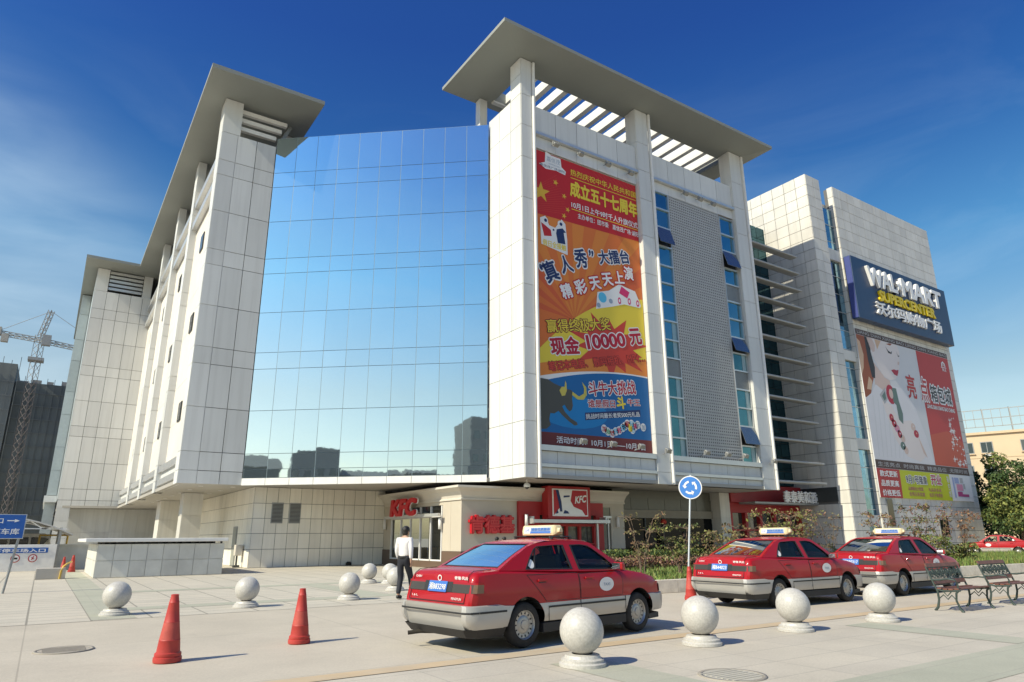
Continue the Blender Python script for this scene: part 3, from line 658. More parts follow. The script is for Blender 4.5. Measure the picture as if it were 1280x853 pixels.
for k in range(13):
    a0, a1 = R(-38 + k * 17), R(-38 + k * 17 + 8.5)
    pts = []
    for a, r in ((a0, 0.2), (a1, 0.2), (a1, 9), (a0, 9)): pts.append((cx + r * math.cos(a), cz + r * math.sin(a)))
    def clip(pts, f):
        out = []
        for i in range(len(pts)):
            p, q = pts[i], pts[(i + 1) % len(pts)]; fp, fq = f(p), f(q)
            if fp >= 0: out.append(p)
            if (fp >= 0) != (fq >= 0): t = fp / (fp - fq); out.append((p[0] + (q[0] - p[0]) * t, p[1] + (q[1] - p[1]) * t))
        return out
    for f in (lambda p: p[0] - BX0, lambda p: BX1 - p[0], lambda p: 17.93 - p[1] + (p[0] - BX0) * .026, lambda p: p[1] - 9.3):
        if pts: pts = clip(pts, f)
    if len(pts) > 2: fl(m, pts, 2 if (k < 5 or k > 9) else 3, BY - .003)
fl(m, [(BX0, 9.2), (BX0, 10.3)] + arc(BX0, 10.3, BX1, 14.5, 0.9)[1:] + [(BX1, 9.2)], 4, BY - .008)   # yellow swell
fl(m, [(BX0, 9.0), (BX0, 9.7)] + arc(BX0, 9.7, BX1, 10.9, 0.2)[1:] + [(BX1, 9.0)], 3, BY - .0095)
st = []                                                                                         # red starburst
for i in range(28):
    a = 2 * math.pi * i / 28; r = (2.6 if i % 4 == 1 else 2.1) if i % 2 else 1.45
    st.append((24.0 + r * math.cos(a) * 1.15, 11.35 + r * math.sin(a) * 0.72))
m.flat(fill2d([(x, z) for x, z in st]), (0, BY - .011, 0), X, Z, 9)
fl(m, [(BX0, 8.6)] + arc(BX0, 9.05, BX1, 9.95, 0.28) + [(BX1, 8.6)], 8, BY - .0125)             # white wave then blue foot
fl(m, [(BX0, 6.3)] + arc(BX0, 8.75, BX1, 9.87, 0.36) + [(BX1, 6.3)], 5, BY - .014)
fl(m, [(21.3 + 2.3 * math.cos(t * .3142), 7.5 + 0.85 * math.sin(t * .3142)) for t in range(20)], 6, BY - .0152)
fl(m, [(BX0, BZ0), (BX1, BZ0), (BX1, 6.42), (BX0, 6.34)], 7, BY - .0165)
m.build('printed_background', pm, ban)
def star(cx, cz, r, rot=0): return [(cx + (r if i % 2 == 0 else r * .4) * math.sin(math.pi * i / 5 + rot), cz + (r if i % 2 == 0 else r * .4) * math.cos(math.pi * i / 5 + rot)) for i in range(10)]
m = MB(); big = star(19.55, 19.3, 0.62)
m.flat(fill2d([(max(x, BX0 + .01), z) for x, z in big]), (0, BY - .012, 0), X, Z)
for x, z, r in ((20.56, 20.16), (21.14, 19.49), (21.36, 18.73), (21.09, 18.28)) and ((20.56, 20.16, .2), (21.14, 19.49, .18), (21.36, 18.73, .18), (21.09, 18.28, .18)): m.flat(fill2d(star(x, z, r, .3)), (0, BY - .012, 0), X, Z)
m.build('stars', 'b_gold', ban)
lm = ['b_yellow', 'b_white', 'b_navy', 'b_red', 'b_brown', 'b_redlight', 'b_gold', 'b_crimson', 'b_bluegrey']
def line(name, items, parent, y, lmats=lm):
    ms = {}
    for it in items:                                   # one mesh per word, its outline included
        body, x, z, w, h, mi, off, lift = it[:8]; rot = R(it[8]) if len(it) > 8 else 0
        m = ms.setdefault((body, x), MB())
        m.text(body, (x, y, z), Vector((math.cos(rot), 0, math.sin(rot))), Vector((-math.sin(rot), 0, math.cos(rot))), w, h, mi, off, lift)
    for m in ms.values(): m.build(name, lmats, parent)
T1 = 0.020
line('headline', [('热烈庆祝中华人民共和国', 21.63, 20.95, 5.0, .40, 0, .012, T1), ('成立五十七周年', 21.58, 19.68, 5.08, .92, 0, .045, T1)], ban, BY)
m = MB(); m.box(21.63, 26.63, BY - .022, BY - .018, 20.78, 20.82); m.box(21.63, 26.63, BY - .022, BY - .018, 18.84, 18.88); m.build('rules', 'b_yellow', ban)
line('date_lines', [('10月1日上午9时千人升旗仪式', 21.63, 18.95, 5.0, .38, 1, .02, T1), ('主办单位：团市委　嘉信茂广场·湖阳', 22.05, 18.4, 4.6, .32, 1, .015, T1)], ban, BY)
def outlined(name, items, off, o_mi, f_mi, fat=.02, y=BY):
    L_ = []
    for it in items:
        L_.append((*it[:5], o_mi, off, T1, *it[5:])); L_.append((*it[:5], f_mi, fat, T1 + .006, *it[5:]))
    return line(name, L_, ban, y)
outlined('slogan', [('“', 19.45, 14.75, .35, .3, 30), ('真', 19.92, 14.1, .92, 1.12, 28), ('人', 20.9, 14.85, .82, .95, 22), ('秀', 21.85, 15.42, .85, 1.05, 12), ('”', 22.75, 16.35, .3, .3, 0), ('大擂台', 23.55, 16.0, 2.35, .80, 14)], .10, 1, 2, .03)
outlined('second_slogan', [('精', 20.92, 13.42, .72, .78, 24), ('彩', 21.85, 13.85, .8, .78, 21), ('天', 22.85, 14.32, .75, .72, 18), ('天', 23.75, 14.75, .75, .72, 15), ('上', 24.6, 15.1, .72, .7, 10), ('演', 25.35, 15.5, .68, .78, 5)], .11, 3, 1, .035)
outlined('prize_line', [('赢得终极大奖', 19.8, 11.42, 4.4, .68, 11)], .07, 4, 0, .012)
outlined('cash_line', [('现金', 20.05, 10.28, 1.85, .9, 10), ('10000', 22.45, 10.95, 2.75, .72, 12), ('元', 25.58, 11.65, .85, .88, 12)], .10, 1, 7, .04)
outlined('gift_line', [('笔记本电脑、', 19.85, 9.4, 2.6, .50, 12), ('数码相机、', 22.8, 10.02, 2.15, .48, 12), ('MP4…', 25.25, 10.58, 1.35, .40, 12)], .07, 4, 5, .03)
outlined('bull_lines', [('斗牛大挑战', 22.4, 8.42, 3.35, .74, 8), ('谁是假日', 22.3, 7.82, 1.85, .40, 5), ('牛王', 25.05, 8.18, .92, .36, 5)], .09, 1, 7, .02)
line('yellow_character', [('斗', 24.3, 7.95, .6, .62, 0, .05, T1 + .004, 6)], ban, BY)
m = MB(); fl(m, [(22.06, 7.13), (25.94, 7.72), (25.94, 8.04), (22.06, 7.52)], 0, BY - .019); m.build('caption_strip', 'b_navy', ban)
line('caption', [('挑战时间最长者奖500元礼品', 22.12, 7.2, 3.8, .26, 1, .015, T1 + .004, 7)], ban, BY)
line('period_line', [('活动时间：10月1日——10月3日', 20.2, 5.86, 5.95, .33, 1, .02, T1)], ban, BY)
# pictures on the banner
m = MB(); pic = ['b_white', 'b_navy', 'b_red', 'b_cyan', 'b_pink', 'b_yellow', 'b_bull', 'b_horn', 'b_green', 'b_bluegrey']
def disc(m, x, z, r, mi, y, sx=1): fl(m, [(x + r * sx * math.cos(t * .2618), z + r * math.sin(t * .2618)) for t in range(24)], mi, y)
y = BY - .018
m.flat(fill2d([(19.45, 21.0), (19.85, 21.2), (19.9, 21.9), (20.3, 22.0 - .25), (20.95, 21.75), (21.0, 21.25), (21.3, 21.05), (21.25, 20.82), (20.6, 20.9), (19.9, 20.8)]), (0, y, 0), X, Z, 0)
m.text('嘉信茂', (19.98, y - .004, 21.32), X, Z, .92, .3, 9); m.text('SHOPPING MALL', (20.1, y - .004, 21.14), X, Z, .8, .1, 9); m.text('嘉信茂广场湖阳', (19.5, y - .004, 20.9), X, Z, 1.7, .16, 1)
m.build('corner_logo', pic, ban)
m = MB()
m.flat(fill2d([(19.5, 16.25), (21.25, 16.0), (21.25, 16.9), (21.15, 17.8), (20.9, 18.02), (20.45, 17.4), (20.05, 17.45), (19.8, 17.95), (19.45, 17.75)]), (0, y, 0), X, Z, 0)
for x, z, r in ((19.78, 17.68, .2), (20.82, 17.72, .2), (20.3, 17.25, .12)): disc(m, x, z, r, 0, y - .003); disc(m, x + .03, z, r * .5, 1, y - .005)
m.flat(fill2d([(19.5, 17.5), (19.75, 17.4), (20.15, 17.2), (20.2, 16.85), (19.7, 16.75)]), (0, y - .003, 0), X, Z, 2); m.flat(fill2d([(20.6, 16.55), (21.12, 16.6), (21.02, 17.25), (21.18, 17.3), (20.95, 17.5), (20.55, 17.35), (20.5, 17.1)]), (0, y - .003, 0), X, Z, 1)
m.text('假日全接触', (19.6, y - .006, 16.2), X, Z, 1.55, .36, 5, .02)
m.build('family_picture', pic, ban)
m = MB()
m.flat(fill2d([(23.1, 13.3), (23.25, 14.3), (24.1, 14.55), (24.9, 15.1), (25.4, 15.0), (26.1, 14.9), (26.5, 14.1), (26.4, 13.95), (25.2, 13.95), (24.3, 13.65)]), (0, y, 0), X, Z, 0)
disc(m, 23.6, 14.05, .3, 3, y - .003); disc(m, 23.3, 13.55, .14, 9, y - .003); disc(m, 24.2, 13.95, .14, 9, y - .003)
m.flat(fill2d([(24.85, 14.55), (25.45, 14.35), (25.65, 14.75), (25.05, 15.0)]), (0, y - .003, 0), X, Z, 4)
for x, z in ((24.85, 14.1), (25.6, 14.2), (26.25, 14.2)): disc(m, x, z, .2, 4, y - .003, .6); disc(m, x, z, .1, 0, y - .005, .6)
m.build('toy_picture', pic, ban)
m = MB()
bl = [(BX0, 8.8), (19.3, 9.0), (19.75, 8.98), (20.1, 8.82), (20.5, 8.72), (20.9, 8.62), (21.2, 8.6), (21.3, 8.5), (21.24, 8.15), (21.28, 7.8), (21.2, 7.58), (21.05, 7.48), (20.9, 7.6), (20.75, 7.8), (20.6, 7.7), (20.75, 7.45), (21.1, 7.15), (21.5, 6.98), (21.55, 6.85), (21.35, 6.8), (21.0, 6.98), (20.6, 7.25), (20.35, 7.45), (20.1, 7.3), (19.85, 7.3), (19.78, 7.0), (19.85, 6.7), (19.6, 6.5), (BX0, 6.45)]
m.flat(fill2d(bl), (0, y - .003, 0), X, Z, 6)
m.flat(fill2d([(20.45, 8.5), (20.6, 8.7), (20.78, 8.72), (20.84, 9.05), (20.9, 8.9), (20.92, 8.55), (20.8, 8.28), (20.6, 8.22)]), (0, y - .005, 0), X, Z, 7)
m.flat(fill2d([(21.28, 8.52), (21.7, 8.32), (22.02, 8.5), (22.05, 8.75), (21.93, 9.1), (22.2, 8.85), (22.22, 8.45), (22.0, 8.18), (21.6, 8.15), (21.25, 8.35)]), (0, y - .005, 0), X, Z, 7)
m.build('bull_picture', pic, ban)
m = MB(); rr = random.Random(5)
for i, (x, z) in enumerate(((23.3, 6.8), (23.55, 6.68), (23.85, 6.6), (24.1, 6.72), (24.35, 6.8), (24.6, 6.95), (24.75, 7.05), (24.95, 7.2), (25.15, 7.0), (25.25, 7.22), (25.5, 7.1), (25.7, 7.2), (25.3, 6.9), (26.1, 7.1))):
    disc(m, x, z, .22, 0, y, .9); m.text('加油欢乐假日大家一起来玩吧'[i % 13], (x - .13, y - .004, z - .14), X, Z, .26, .28, (2, 8, 2, 3, 4, 3, 1, 2, 5, 3, 4, 9, 3, 9)[i], .02)
m.build('balloon_lettering', pic, ban)

# ------------------------------------------------------------------ floodlights
def floodlight(x, y, z, up, label, grp):
    f = thing('floodlight', (x, y, z), label, 'floodlight', grp)
    s_ = 1 if up else -1
    m = MB(); m.tube((x, y + .3, z - .12 * s_), (x, y - .25, z - .02 * s_), .02); m.box(x - .2, x - .17, y - .32, y - .2, z - .1, z + .12); m.box(x + .17, x + .2, y - .32, y - .2, z - .1, z + .12); m.build('bracket', 'grey_metal', f)
    m = MB(); m.obox((x, y - .28, z + .05 * s_), (X, Vector((0, .8, .6 * s_)), Vector((0, -.6 * s_, .8))), (.165, .10, .11)); m.build('lamp_housing', 'grey_metal', f, bevel=.02)
    m = MB(); m.obox((x, y - .28 + .085, z + .05 * s_ + .064 * s_), (X, Vector((0, .8, .6 * s_)), Vector((0, -.6 * s_, .8))), (.14, .012, .09)); m.build('lamp_glass', 'lamp_glass', f)
M('lamp_glass', (0.55, 0.5, 0.42), 0.15)
wd = ['first', 'second', 'third', 'fourth']
for i, x in enumerate((20.3, 22.05, 24.1, 25.9)): floodlight(x, 26.1, 22.25, False, 'small grey floodlight above the red banner, %s from the left' % wd[i], 'floodlights on the mall front')
for i, x in enumerate((30.6, 31.95, 33.2)): floodlight(x, 26.1, 22.3, False, 'small grey floodlight above the perforated screen, %s from the left' % wd[i], 'floodlights on the mall front')
for i, x in enumerate((21.45, 23.4, 25.35)): floodlight(x, 26.0, 5.92, True, 'small floodlight on the ledge below the red banner, %s from the left' % wd[i], 'floodlights on the mall front')
floodlight(27.2, 25.9, 5.8, True, 'floodlight at the foot of the middle pier beside the banner', 'floodlights on the mall front')
for i, x in enumerate((30.4, 32.2, 33.75)): floodlight(x, 26.0, 5.92, True, 'small floodlight on the ledge below the perforated screen, %s from the left' % wd[i], 'floodlights on the mall front')
floodlight(36.3, 25.9, 5.75, True, 'floodlight at the foot of the rightmost pier near the louvres', 'floodlights on the mall front')
dc = thing('dome_camera', (18.9, 27.0, 4.1), 'white dome security camera hanging under the soffit corner', 'security camera')
m = MB(); m.tube((18.9, 27, 4.11), (18.9, 27, 3.92), .022); m.lathe([(.02, 3.95), (.1, 3.92), (.15, 3.86), (.16, 3.76), (.13, 3.74)], (18.9, 27, 0), 20); m.build('housing', 'white_paint', dc)
m = MB(); m.ball((18.9, 27, 3.75), .105, 0, 10); m.build('dome', 'dark_glass', dc)

# ------------------------------------------------------------------ wing: big sign box and poster
M('sign_navy', (0.018, 0.045, 0.115), 0.4); M('sign_navy_sunlit', (0.05, 0.07, 0.25), 0.45); M('letter_white', (0.80, 0.80, 0.80), 0.4); M('letter_yellow', (0.80, 0.60, 0.01), 0.4)
sg = thing('shop_sign', (54.6, 25.3, 16.75), 'huge dark blue sign box with white and yellow raised letters on the stone wall', 'sign')
m = MB(); m.box(47.45, 61.9, 25.0, 25.55, 16.78, 21.75); m.build('sign_box', 'sign_navy', sg, bevel=.04)
m = MB(); m.box(47.425, 47.45, 25.06, 25.5, 16.85, 21.7); m.build('sunlit_side', 'sign_navy_sunlit', sg)  # lighter purple blue: sunlight on the box end put into the colour
m = MB(); FY = 24.99
m.text('WAL', (49.25, FY, 19.75), X, Z, 4.05, 1.42, 0, .035, 0, .22); m.text('MART', (54.15, FY, 19.75), X, Z, 6.3, 1.42, 0, .035, 0, .22)
n0 = len(m.v); sp = star(53.72, 20.42, .48)
vs, fs = fill2d(sp, (), .1); m.add([(v.x, FY - .11 - v.z, v.y) for v in vs], fs, 0)
m.build('white_letters', 'letter_white', sg)
m = MB(); m.text('SUPERCENTER', (50.6, FY, 18.72), X, Z, 8.5, .78, 0, .045, 0, .14); m.build('yellow_letters', 'letter_yellow', sg)
m = MB(); m.text('沃尔玛购物广场', (49.9, FY, 17.5), X, Z, 9.9, .98, 0, .03, 0, .14); m.build('chinese_letters', 'letter_white', sg)
po = thing('advertising_poster', (54.5, 25.6, 3.95), 'large poster of a woman with jewellery beside a red panel on the stone wall', 'poster')
P('p_white', (0.62, 0.63, 0.66)); P('p_red', (0.48, 0.045, 0.045)); P('p_red2', (0.52, 0.09, 0.05)); P('p_brown', (0.085, 0.05, 0.045)); P('p_skin', (0.72, 0.66, 0.65)); P('p_skin2', (0.62, 0.48, 0.43)); P('p_hair', (0.30, 0.08, 0.03)); P('p_hairlight', (0.62, 0.42, 0.28)); P('p_dark', (0.03, 0.03, 0.035)); P('p_green', (0.50, 0.55, 0.02)); P('p_lip', (0.42, 0.02, 0.05)); P('p_grey', (0.42, 0.42, 0.44)); P('p_pale', (0.68, 0.68, 0.72)); P('p_pink', (0.62, 0.25, 0.38)); P('p_blue', (0.30, 0.36, 0.60)); P('p_magenta', (0.40, 0.05, 0.2)); P('p_jade', (0.12, 0.19, 0.17))
PY = 25.58
m = MB(); m.box(47.6, 61.45, PY, PY + .06, 3.95, 16.15); m.build('poster_sheet', 'p_white', po)
pmats = ['p_white', 'p_red', 'p_red2', 'p_brown', 'p_skin', 'p_skin2', 'p_hair', 'p_hairlight', 'p_dark', 'p_green', 'p_lip', 'p_grey', 'p_pale', 'p_pink', 'p_blue', 'p_magenta', 'p_jade', 'b_white', 'b_yellow']
def pf(m, pts, mi, l=0.004): m.flat(fill2d(pts), (0, PY - l, 0), X, Z, mi)
m = MB(); pf(m, [(47.6, 15.72), (61.45, 15.72), (61.45, 16.15), (47.6, 16.15)], 3); pf(m, [(56.15, 6.58), (61.4, 6.58), (61.45, 15.7), (56.2, 15.7)], 1)
pf(m, [(56.15, 6.58), (61.4, 6.58), (61.42, 8.6), (59, 9.4), (56.15, 8.9)], 2, .006)
pf(m, [(47.6, 5.98), (61.45, 5.98), (61.4, 6.55), (47.6, 6.55)], 3); pf(m, [(47.6, 3.95), (50.55, 3.95), (50.65, 5.96), (47.6, 5.96)], 1); pf(m, [(50.56, 3.95), (57.9, 3.95), (57.95, 5.96), (50.66, 5.96)], 9); pf(m, [(57.9, 3.95), (61.4, 3.95), (61.4, 5.96), (57.95, 5.96)], 12)
m.build('colour_fields', pmats, po)
m = MB()                                                          # the picture: hair, face, collar, jewels, hand
pf(m, [(47.62, 11.0), (47.62, 15.7), (49.2, 15.7), (49.4, 15.2), (49.15, 14.2), (49.35, 13.2), (49.2, 12.6), (48.8, 12.0), (48.4, 11.2), (47.95, 10.9)], 6)
pf(m, [(47.62, 12.6), (47.62, 15.4), (48.0, 15.2), (48.25, 14.2), (48.0, 13.2)], 7, .006); pf(m, [(48.7, 15.7), (49.5, 15.7), (49.3, 14.6), (49.55, 13.4), (49.35, 12.55), (48.95, 12.6), (48.75, 13.8)], 8, .006)
pf(m, [(48.0, 11.6), (48.5, 12.6), (48.9, 12.3), (48.6, 11.6)], 7, .006)
pf(m, [(48.95, 15.7), (53.3, 15.7), (53.55, 15.2), (53.4, 14.5), (53.15, 14.2), (53.2, 13.9), (52.95, 13.62), (52.85, 13.35), (52.6, 13.15), (52.3, 12.85), (51.4, 12.65), (50.6, 12.9), (49.95, 13.6), (49.5, 14.3), (49.2, 15.0)], 4, .006)
pf(m, [(49.35, 13.9), (50.0, 13.4), (50.7, 12.8), (51.4, 12.62), (51.3, 11.9), (50.2, 11.6), (49.2, 11.9)], 5, .005)
pf(m, [(49.0, 15.68), (49.75, 15.68), (50.05, 15.2), (49.9, 14.7), (49.6, 14.6), (49.3, 14.9)], 5, .008)
pf(m, [(50.1, 15.68), (51.0, 15.68), (50.6, 15.25), (50.3, 14.9)], 7, .009)
pf(m, [(51.55, 15.35), (51.85, 15.05), (52.25, 14.95), (52.45, 15.1), (52.3, 14.82), (51.85, 14.85)], 8, .009); pf(m, [(53.05, 15.2), (53.25, 14.85), (53.5, 14.85), (53.25, 14.72)], 8, .009)
pf(m, [(51.7, 15.55), (52.3, 15.5), (52.6, 15.68), (52.2, 15.68)], 6, .009)
pf(m, [(53.05, 14.35), (53.3, 14.3), (53.15, 14.05), (52.95, 14.1)], 5, .009)
pf(m, [(51.85, 13.5), (52.3, 13.62), (52.6, 13.58), (52.95, 13.66), (52.85, 13.42), (52.62, 13.12), (52.2, 13.2)], 10, .009)
pf(m, [(47.62, 10.9), (48.4, 11.3), (49.3, 12.1), (50.3, 11.7), (51.2, 12.3), (53.0, 12.2), (54.5, 11.0), (55.5, 8.6), (56.1, 6.58), (47.62, 6.58)], 12, .007)
for i in range(7): x = 48.2 + i * .55; pf(m, [(x, 6.8), (x + .1, 6.8), (x + .5 + .08 * i, 11.2 - .2 * i), (x + .38 + .08 * i, 11.2 - .2 * i)], 0, .009)
pf(m, [(49.6, 11.35), (50.5, 12.0), (50.6, 11.1), (50.1, 10.7)], 11, .011); pf(m, [(49.9, 11.3), (50.4, 11.7), (50.45, 11.15), (50.15, 10.95)], 16, .013)
pf(m, [(51.2 + .62 * math.cos(t * .45), 11.55 + .75 * math.sin(t * .45)) for t in range(14)], 10, .011); pf(m, [(51.25 + .28 * math.cos(t * .45), 11.6 + .38 * math.sin(t * .45)) for t in range(14)], 5, .013)
pf(m, [(51.5, 12.1), (52.1, 12.1), (52.2, 11.2), (52.5, 10.2), (52.3, 9.4), (51.8, 9.7), (51.75, 10.8), (51.4, 11.0)], 16, .012)
pf(m, [(49.8, 10.9), (50.9, 10.8), (52.0, 9.6), (53.6, 9.8), (54.6, 8.2), (55.0, 7.2), (53.9, 6.7), (52.2, 7.0), (50.8, 8.2)], 4, .0095)
for k, (x, z) in enumerate(((50.75, 9.75), (51.0, 9.35), (51.3, 9.0), (51.55, 8.6), (51.9, 8.3), (51.75, 7.75), (52.1, 7.45), (53.7, 9.3), (54.0, 8.8))): pf(m, [(x + (.3 + .03 * (k % 3)) * math.cos(t * .52), z + .3 * math.sin(t * .52)) for t in range(12)], (10, 10, 13, 10, 5, 16, 5, 5, 10)[k], .013); pf(m, [(x + .06 + .07 * math.cos(t * .78), z + .05 + .07 * math.sin(t * .78)) for t in range(8)], 12 if k % 2 else 7, .015)
pf(m, [(54.2, 8.6), (54.9, 7.5), (55.1, 7.05), (54.6, 7.4)], 5, .013)
m.build('woman_picture', pmats, po)
m = MB(); rr = random.Random(9)
for i in range(46):
    z = 6.7 + 3.9 * rr.random() ** 1.5; x = 59.6 + (10.6 - z) * .12 + rr.uniform(-1.3, 1.3) * (1 - (z - 6.7) / 5.5) + .5; x = min(x, 61.2); r = rr.uniform(.12, .34)
    pts = [(x + (r if k % 2 == 0 else r * .22) * math.cos(k * math.pi / 4), z + (r if k % 2 == 0 else r * .22) * math.sin(k * math.pi / 4)) for k in range(8)]; m.flat(fill2d([(min(a, 61.4), max(b_, 6.6)) for a, b_ in pts]), (0, PY - .009 - .0002 * i, 0), X, Z, 17)
m.build('star_shapes', pmats, po)
pts_ = {}
def pt(body, x, z, w, h, mi, off=.0, l=.02): pts_.setdefault((body, x, z), MB()).text(body, (x, PY, z), X, Z, w, h, mi, off, l)
pt('LIANG DIAN XIANG BAO LIANG DIAN XIANG BAO', 47.8, 15.82, 13.5, .24, 11, .015)
pt('亮', 53.85, 11.6, 1.25, 1.85, 1, .02); pt('点', 55.85, 11.6, 1.15, 1.85, 17, .09, .016); pt('点', 55.85, 11.6, 1.15, 1.85, 1, .02, .022)
pt('箱包城', 57.4, 11.65, 3.4, 1.38, 17, .10, .018); pt('箱包城', 57.4, 11.65, 3.4, 1.38, 8, .02, .022)
pt('LIANG DIAN XIANG BAO CHENG', 56.45, 11.05, 4.5, .3, 17, .04)
pt('生活亮点  时尚真我  精选品位  无限时尚', 47.9, 6.1, 13.2, .32, 11, .01)
for k, s_ in enumerate(('款式更新', '品质更高', '价格更低')): pt(s_, 47.95, 5.4 - k * .66, 2.3, .42, 17, .03)
pt('9月1号隆重', 51.35, 5.05, 3.0, .58, 17, .10, .018); pt('9月1号隆重', 51.35, 5.05, 3.0, .58, 8, .015, .022); pt('开业', 55.0, 5.08, 1.55, .72, 17, .10, .018); pt('开业', 55.0, 5.08, 1.55, .72, 10, .03, .022)
pt('品牌箱包大联盟', 51.5, 4.55, 2.1, .26, 15, .005); pt('全场五折优惠', 51.5, 4.15, 2.2, .28, 15, .005); pt('礼品多多送', 54.4, 4.55, 1.9, .26, 15, .005); pt('会员卡免费办', 54.4, 4.15, 2.0, .28, 15, .005)
pt('箱\n包\n城', 57.45, 4.2, .36, 1.6, 12, .01)
for m in pts_.values(): m.build('poster_lettering', pmats, po)
m = MB(); pf(m, [(60.1, 14.9), (60.15, 15.2), (60.45, 15.38), (60.75, 15.2), (60.8, 14.9), (60.65, 14.9), (60.6, 15.15), (60.45, 15.25), (60.3, 15.15), (60.25, 14.9)], 17, .02); m.text('亮点', (60.15, PY - .02, 14.5), X, Z, .65, .26, 17, .02)
pf(m, [(60.0, 14.8), (60.9, 14.8), (60.9, 14.86), (60.0, 14.86)], 17, .02); pf(m, [(60.4, 14.95), (60.5, 14.95), (60.5, 15.2), (60.4, 15.2)], 17, .02); m.build('poster_emblem', pmats, po)
m = MB()
for q_, mi in (([(58.35, 4.2), (58.6, 4.2), (58.6, 5.75), (58.35, 5.75)], 14), ([(58.7, 5.3), (59.4, 5.3), (59.4, 5.75), (58.7, 5.75)], 14), ([(58.9, 4.75), (59.9, 4.75), (59.9, 5.25), (58.9, 5.25)], 13), ([(59.6, 5.35), (60.1, 5.35), (60.1, 5.75), (59.6, 5.75)], 11), ([(58.9, 4.3), (60.7, 4.3), (60.7, 4.5), (59.7, 4.5), (59.7, 4.68), (58.9, 4.68)], 15), ([(60.0, 4.9), (60.3, 4.9), (60.3, 5.3), (60.0, 5.3)], 11)): pf(m, q_, mi, .012)
m.build('floor_plan_picture', pmats, po)
# ------------------------------------------------------------------ corner restaurant under the overhang
kf = thing('restaurant_shopfront', (16.5, 29.06, 0), 'beige corner restaurant front with red entrance and wide cornice under the mall', 'shop')
m = MB()                                                        # walls with a window band on the left face
m.box(16.5, 16.7, 29.06, 30.95, .82, 3.3); m.box(16.5, 16.7, 37.12, 38.17, .82, 3.3); m.box(16.5, 16.7, 30.95, 37.12, 3.02, 3.3); m.box(16.7, 19.7, 29.06, 29.3, .82, 3.3); m.box(16.49, 16.5, 30.1, 30.13, .82, 3.2)
m.build('wall', 'beige_wall', kf)
m = MB(); m.box(25.95, 26.95, 29.06, 29.3, .82, 3.3); m.box(25.3, 25.95, 29.06, 29.3, 3.0, 3.3); m.box(26.8, 26.95, 29.3, 36, .82, 3.3); m.build('wall', 'beige_wall', kf)
m = MB(); m.box(16.47, 16.72, 29.03, 30.95, 0, .81); m.box(16.47, 16.72, 37.12, 38.17, 0, .81); m.box(16.72, 19.7, 29.03, 29.3, 0, .81); m.box(16.47, 16.72, 30.96, 37.11, 0, .32)
m.build('skirting', 'brown_skirt', kf)
m = MB(); m.box(25.93, 26.97, 29.03, 36, 0, .81); m.build('skirting', 'brown_skirt', kf)
m = MB(); prof = [(0.0, 3.2), (-.06, 3.2), (-.06, 3.28), (-.02, 3.30), (-.06, 3.42), (-.2, 3.6), (-.42, 3.74), (-.46, 3.76), (-.46, 3.86), (0.3, 3.86)]
rows = []
for d_, z in prof: rows.append([(16.5 + d_, 38.15, z), (16.5 + d_, 29.06 + d_, z), (27.0, 29.06 + d_, z)])
m.grid(rows); m.add([r[2] for r in rows], [tuple(range(len(rows)))])
m.build('cornice', 'cornice', kf)
m = MB(); m.box(16.9, 26.9, 29.3, 36, 3.3, 3.9); m.build('roof_mass', 'seam', kf)
w = MB()                                                        # window: frame, panes, transom
for b in (31.0, 32.2, 33.4, 34.6, 35.8, 37.04): w.box(16.46, 16.56, b - .04, b + .04, .33, 3.0)
w.box(16.46, 16.56, 31.04, 37.0, .33, .40); w.box(16.44, 16.58, 31.04, 37.0, 2.44, 2.5)
ww = w.build('window', 'white_frame', kf)
q = MB(); q.add([(16.55, 37.05, .4), (16.55, 31.0, .4), (16.55, 31.0, 3.0), (16.55, 37.05, 3.0)], [(0, 1, 2, 3)]); q.build('pane', 'clear_glass', ww)
glass_mat('clear_glass', (0.55, 0.57, 0.52), (1, 1, 1), 1.6); glass_mat('car_glass', (0.78, 0.84, 0.82), (.95, .93, .86), 1.36, 0.01)
q = MB(); q.box(16.75, 19.0, 31, 37.1, .02, .05); q.box(18.9, 19.0, 31, 37.1, 0, 3.0); q.box(16.72, 16.74, 31.0, 31.9, .35, 2.4)
q.build('interior', 'cafe_interior', kf); M('cafe_interior', (0.10, 0.095, 0.06), 0.7, var=.3, vs=1.2)
q = MB()
for i in range(5): q.box(17.4, 18.1, 31.6 + i * 1.1, 32.2 + i * 1.1, .72, .76); q.box(17.7, 17.8, 31.85 + i * 1.1, 31.95 + i * 1.1, .05, .72); q.box(17.2, 17.55, 31.3 + i * 1.1, 31.6 + i * 1.1, .05, .95)
q.build('dining_tables', 'yellow_paint', kf)
q = MB(); q.box(16.1, 16.24, 30.7, 37.3, 2.47, 2.62); q.box(16.2, 16.5, 31.0, 31.06, 2.5, 2.56); q.box(16.2, 16.5, 36.9, 36.96, 2.5, 2.56); q.build('awning_rail', 'alu', kf)
def sconce(x, y, z, ax):
    m = MB(); m.lathe([(.005, z), (.085, z), (.085, z + .55), (.005, z + .55)], (x, y, 0), 14); return m.build('wall_lamp', 'white_frame', kf)
sconce(16.36, 37.75, 1.93, 'x'); sconce(16.36, 30.95, 1.85, 'x'); sconce(26.35, 28.92, 1.95, 'y'); sconce(20.05, 28.72, 2.0, 'y')
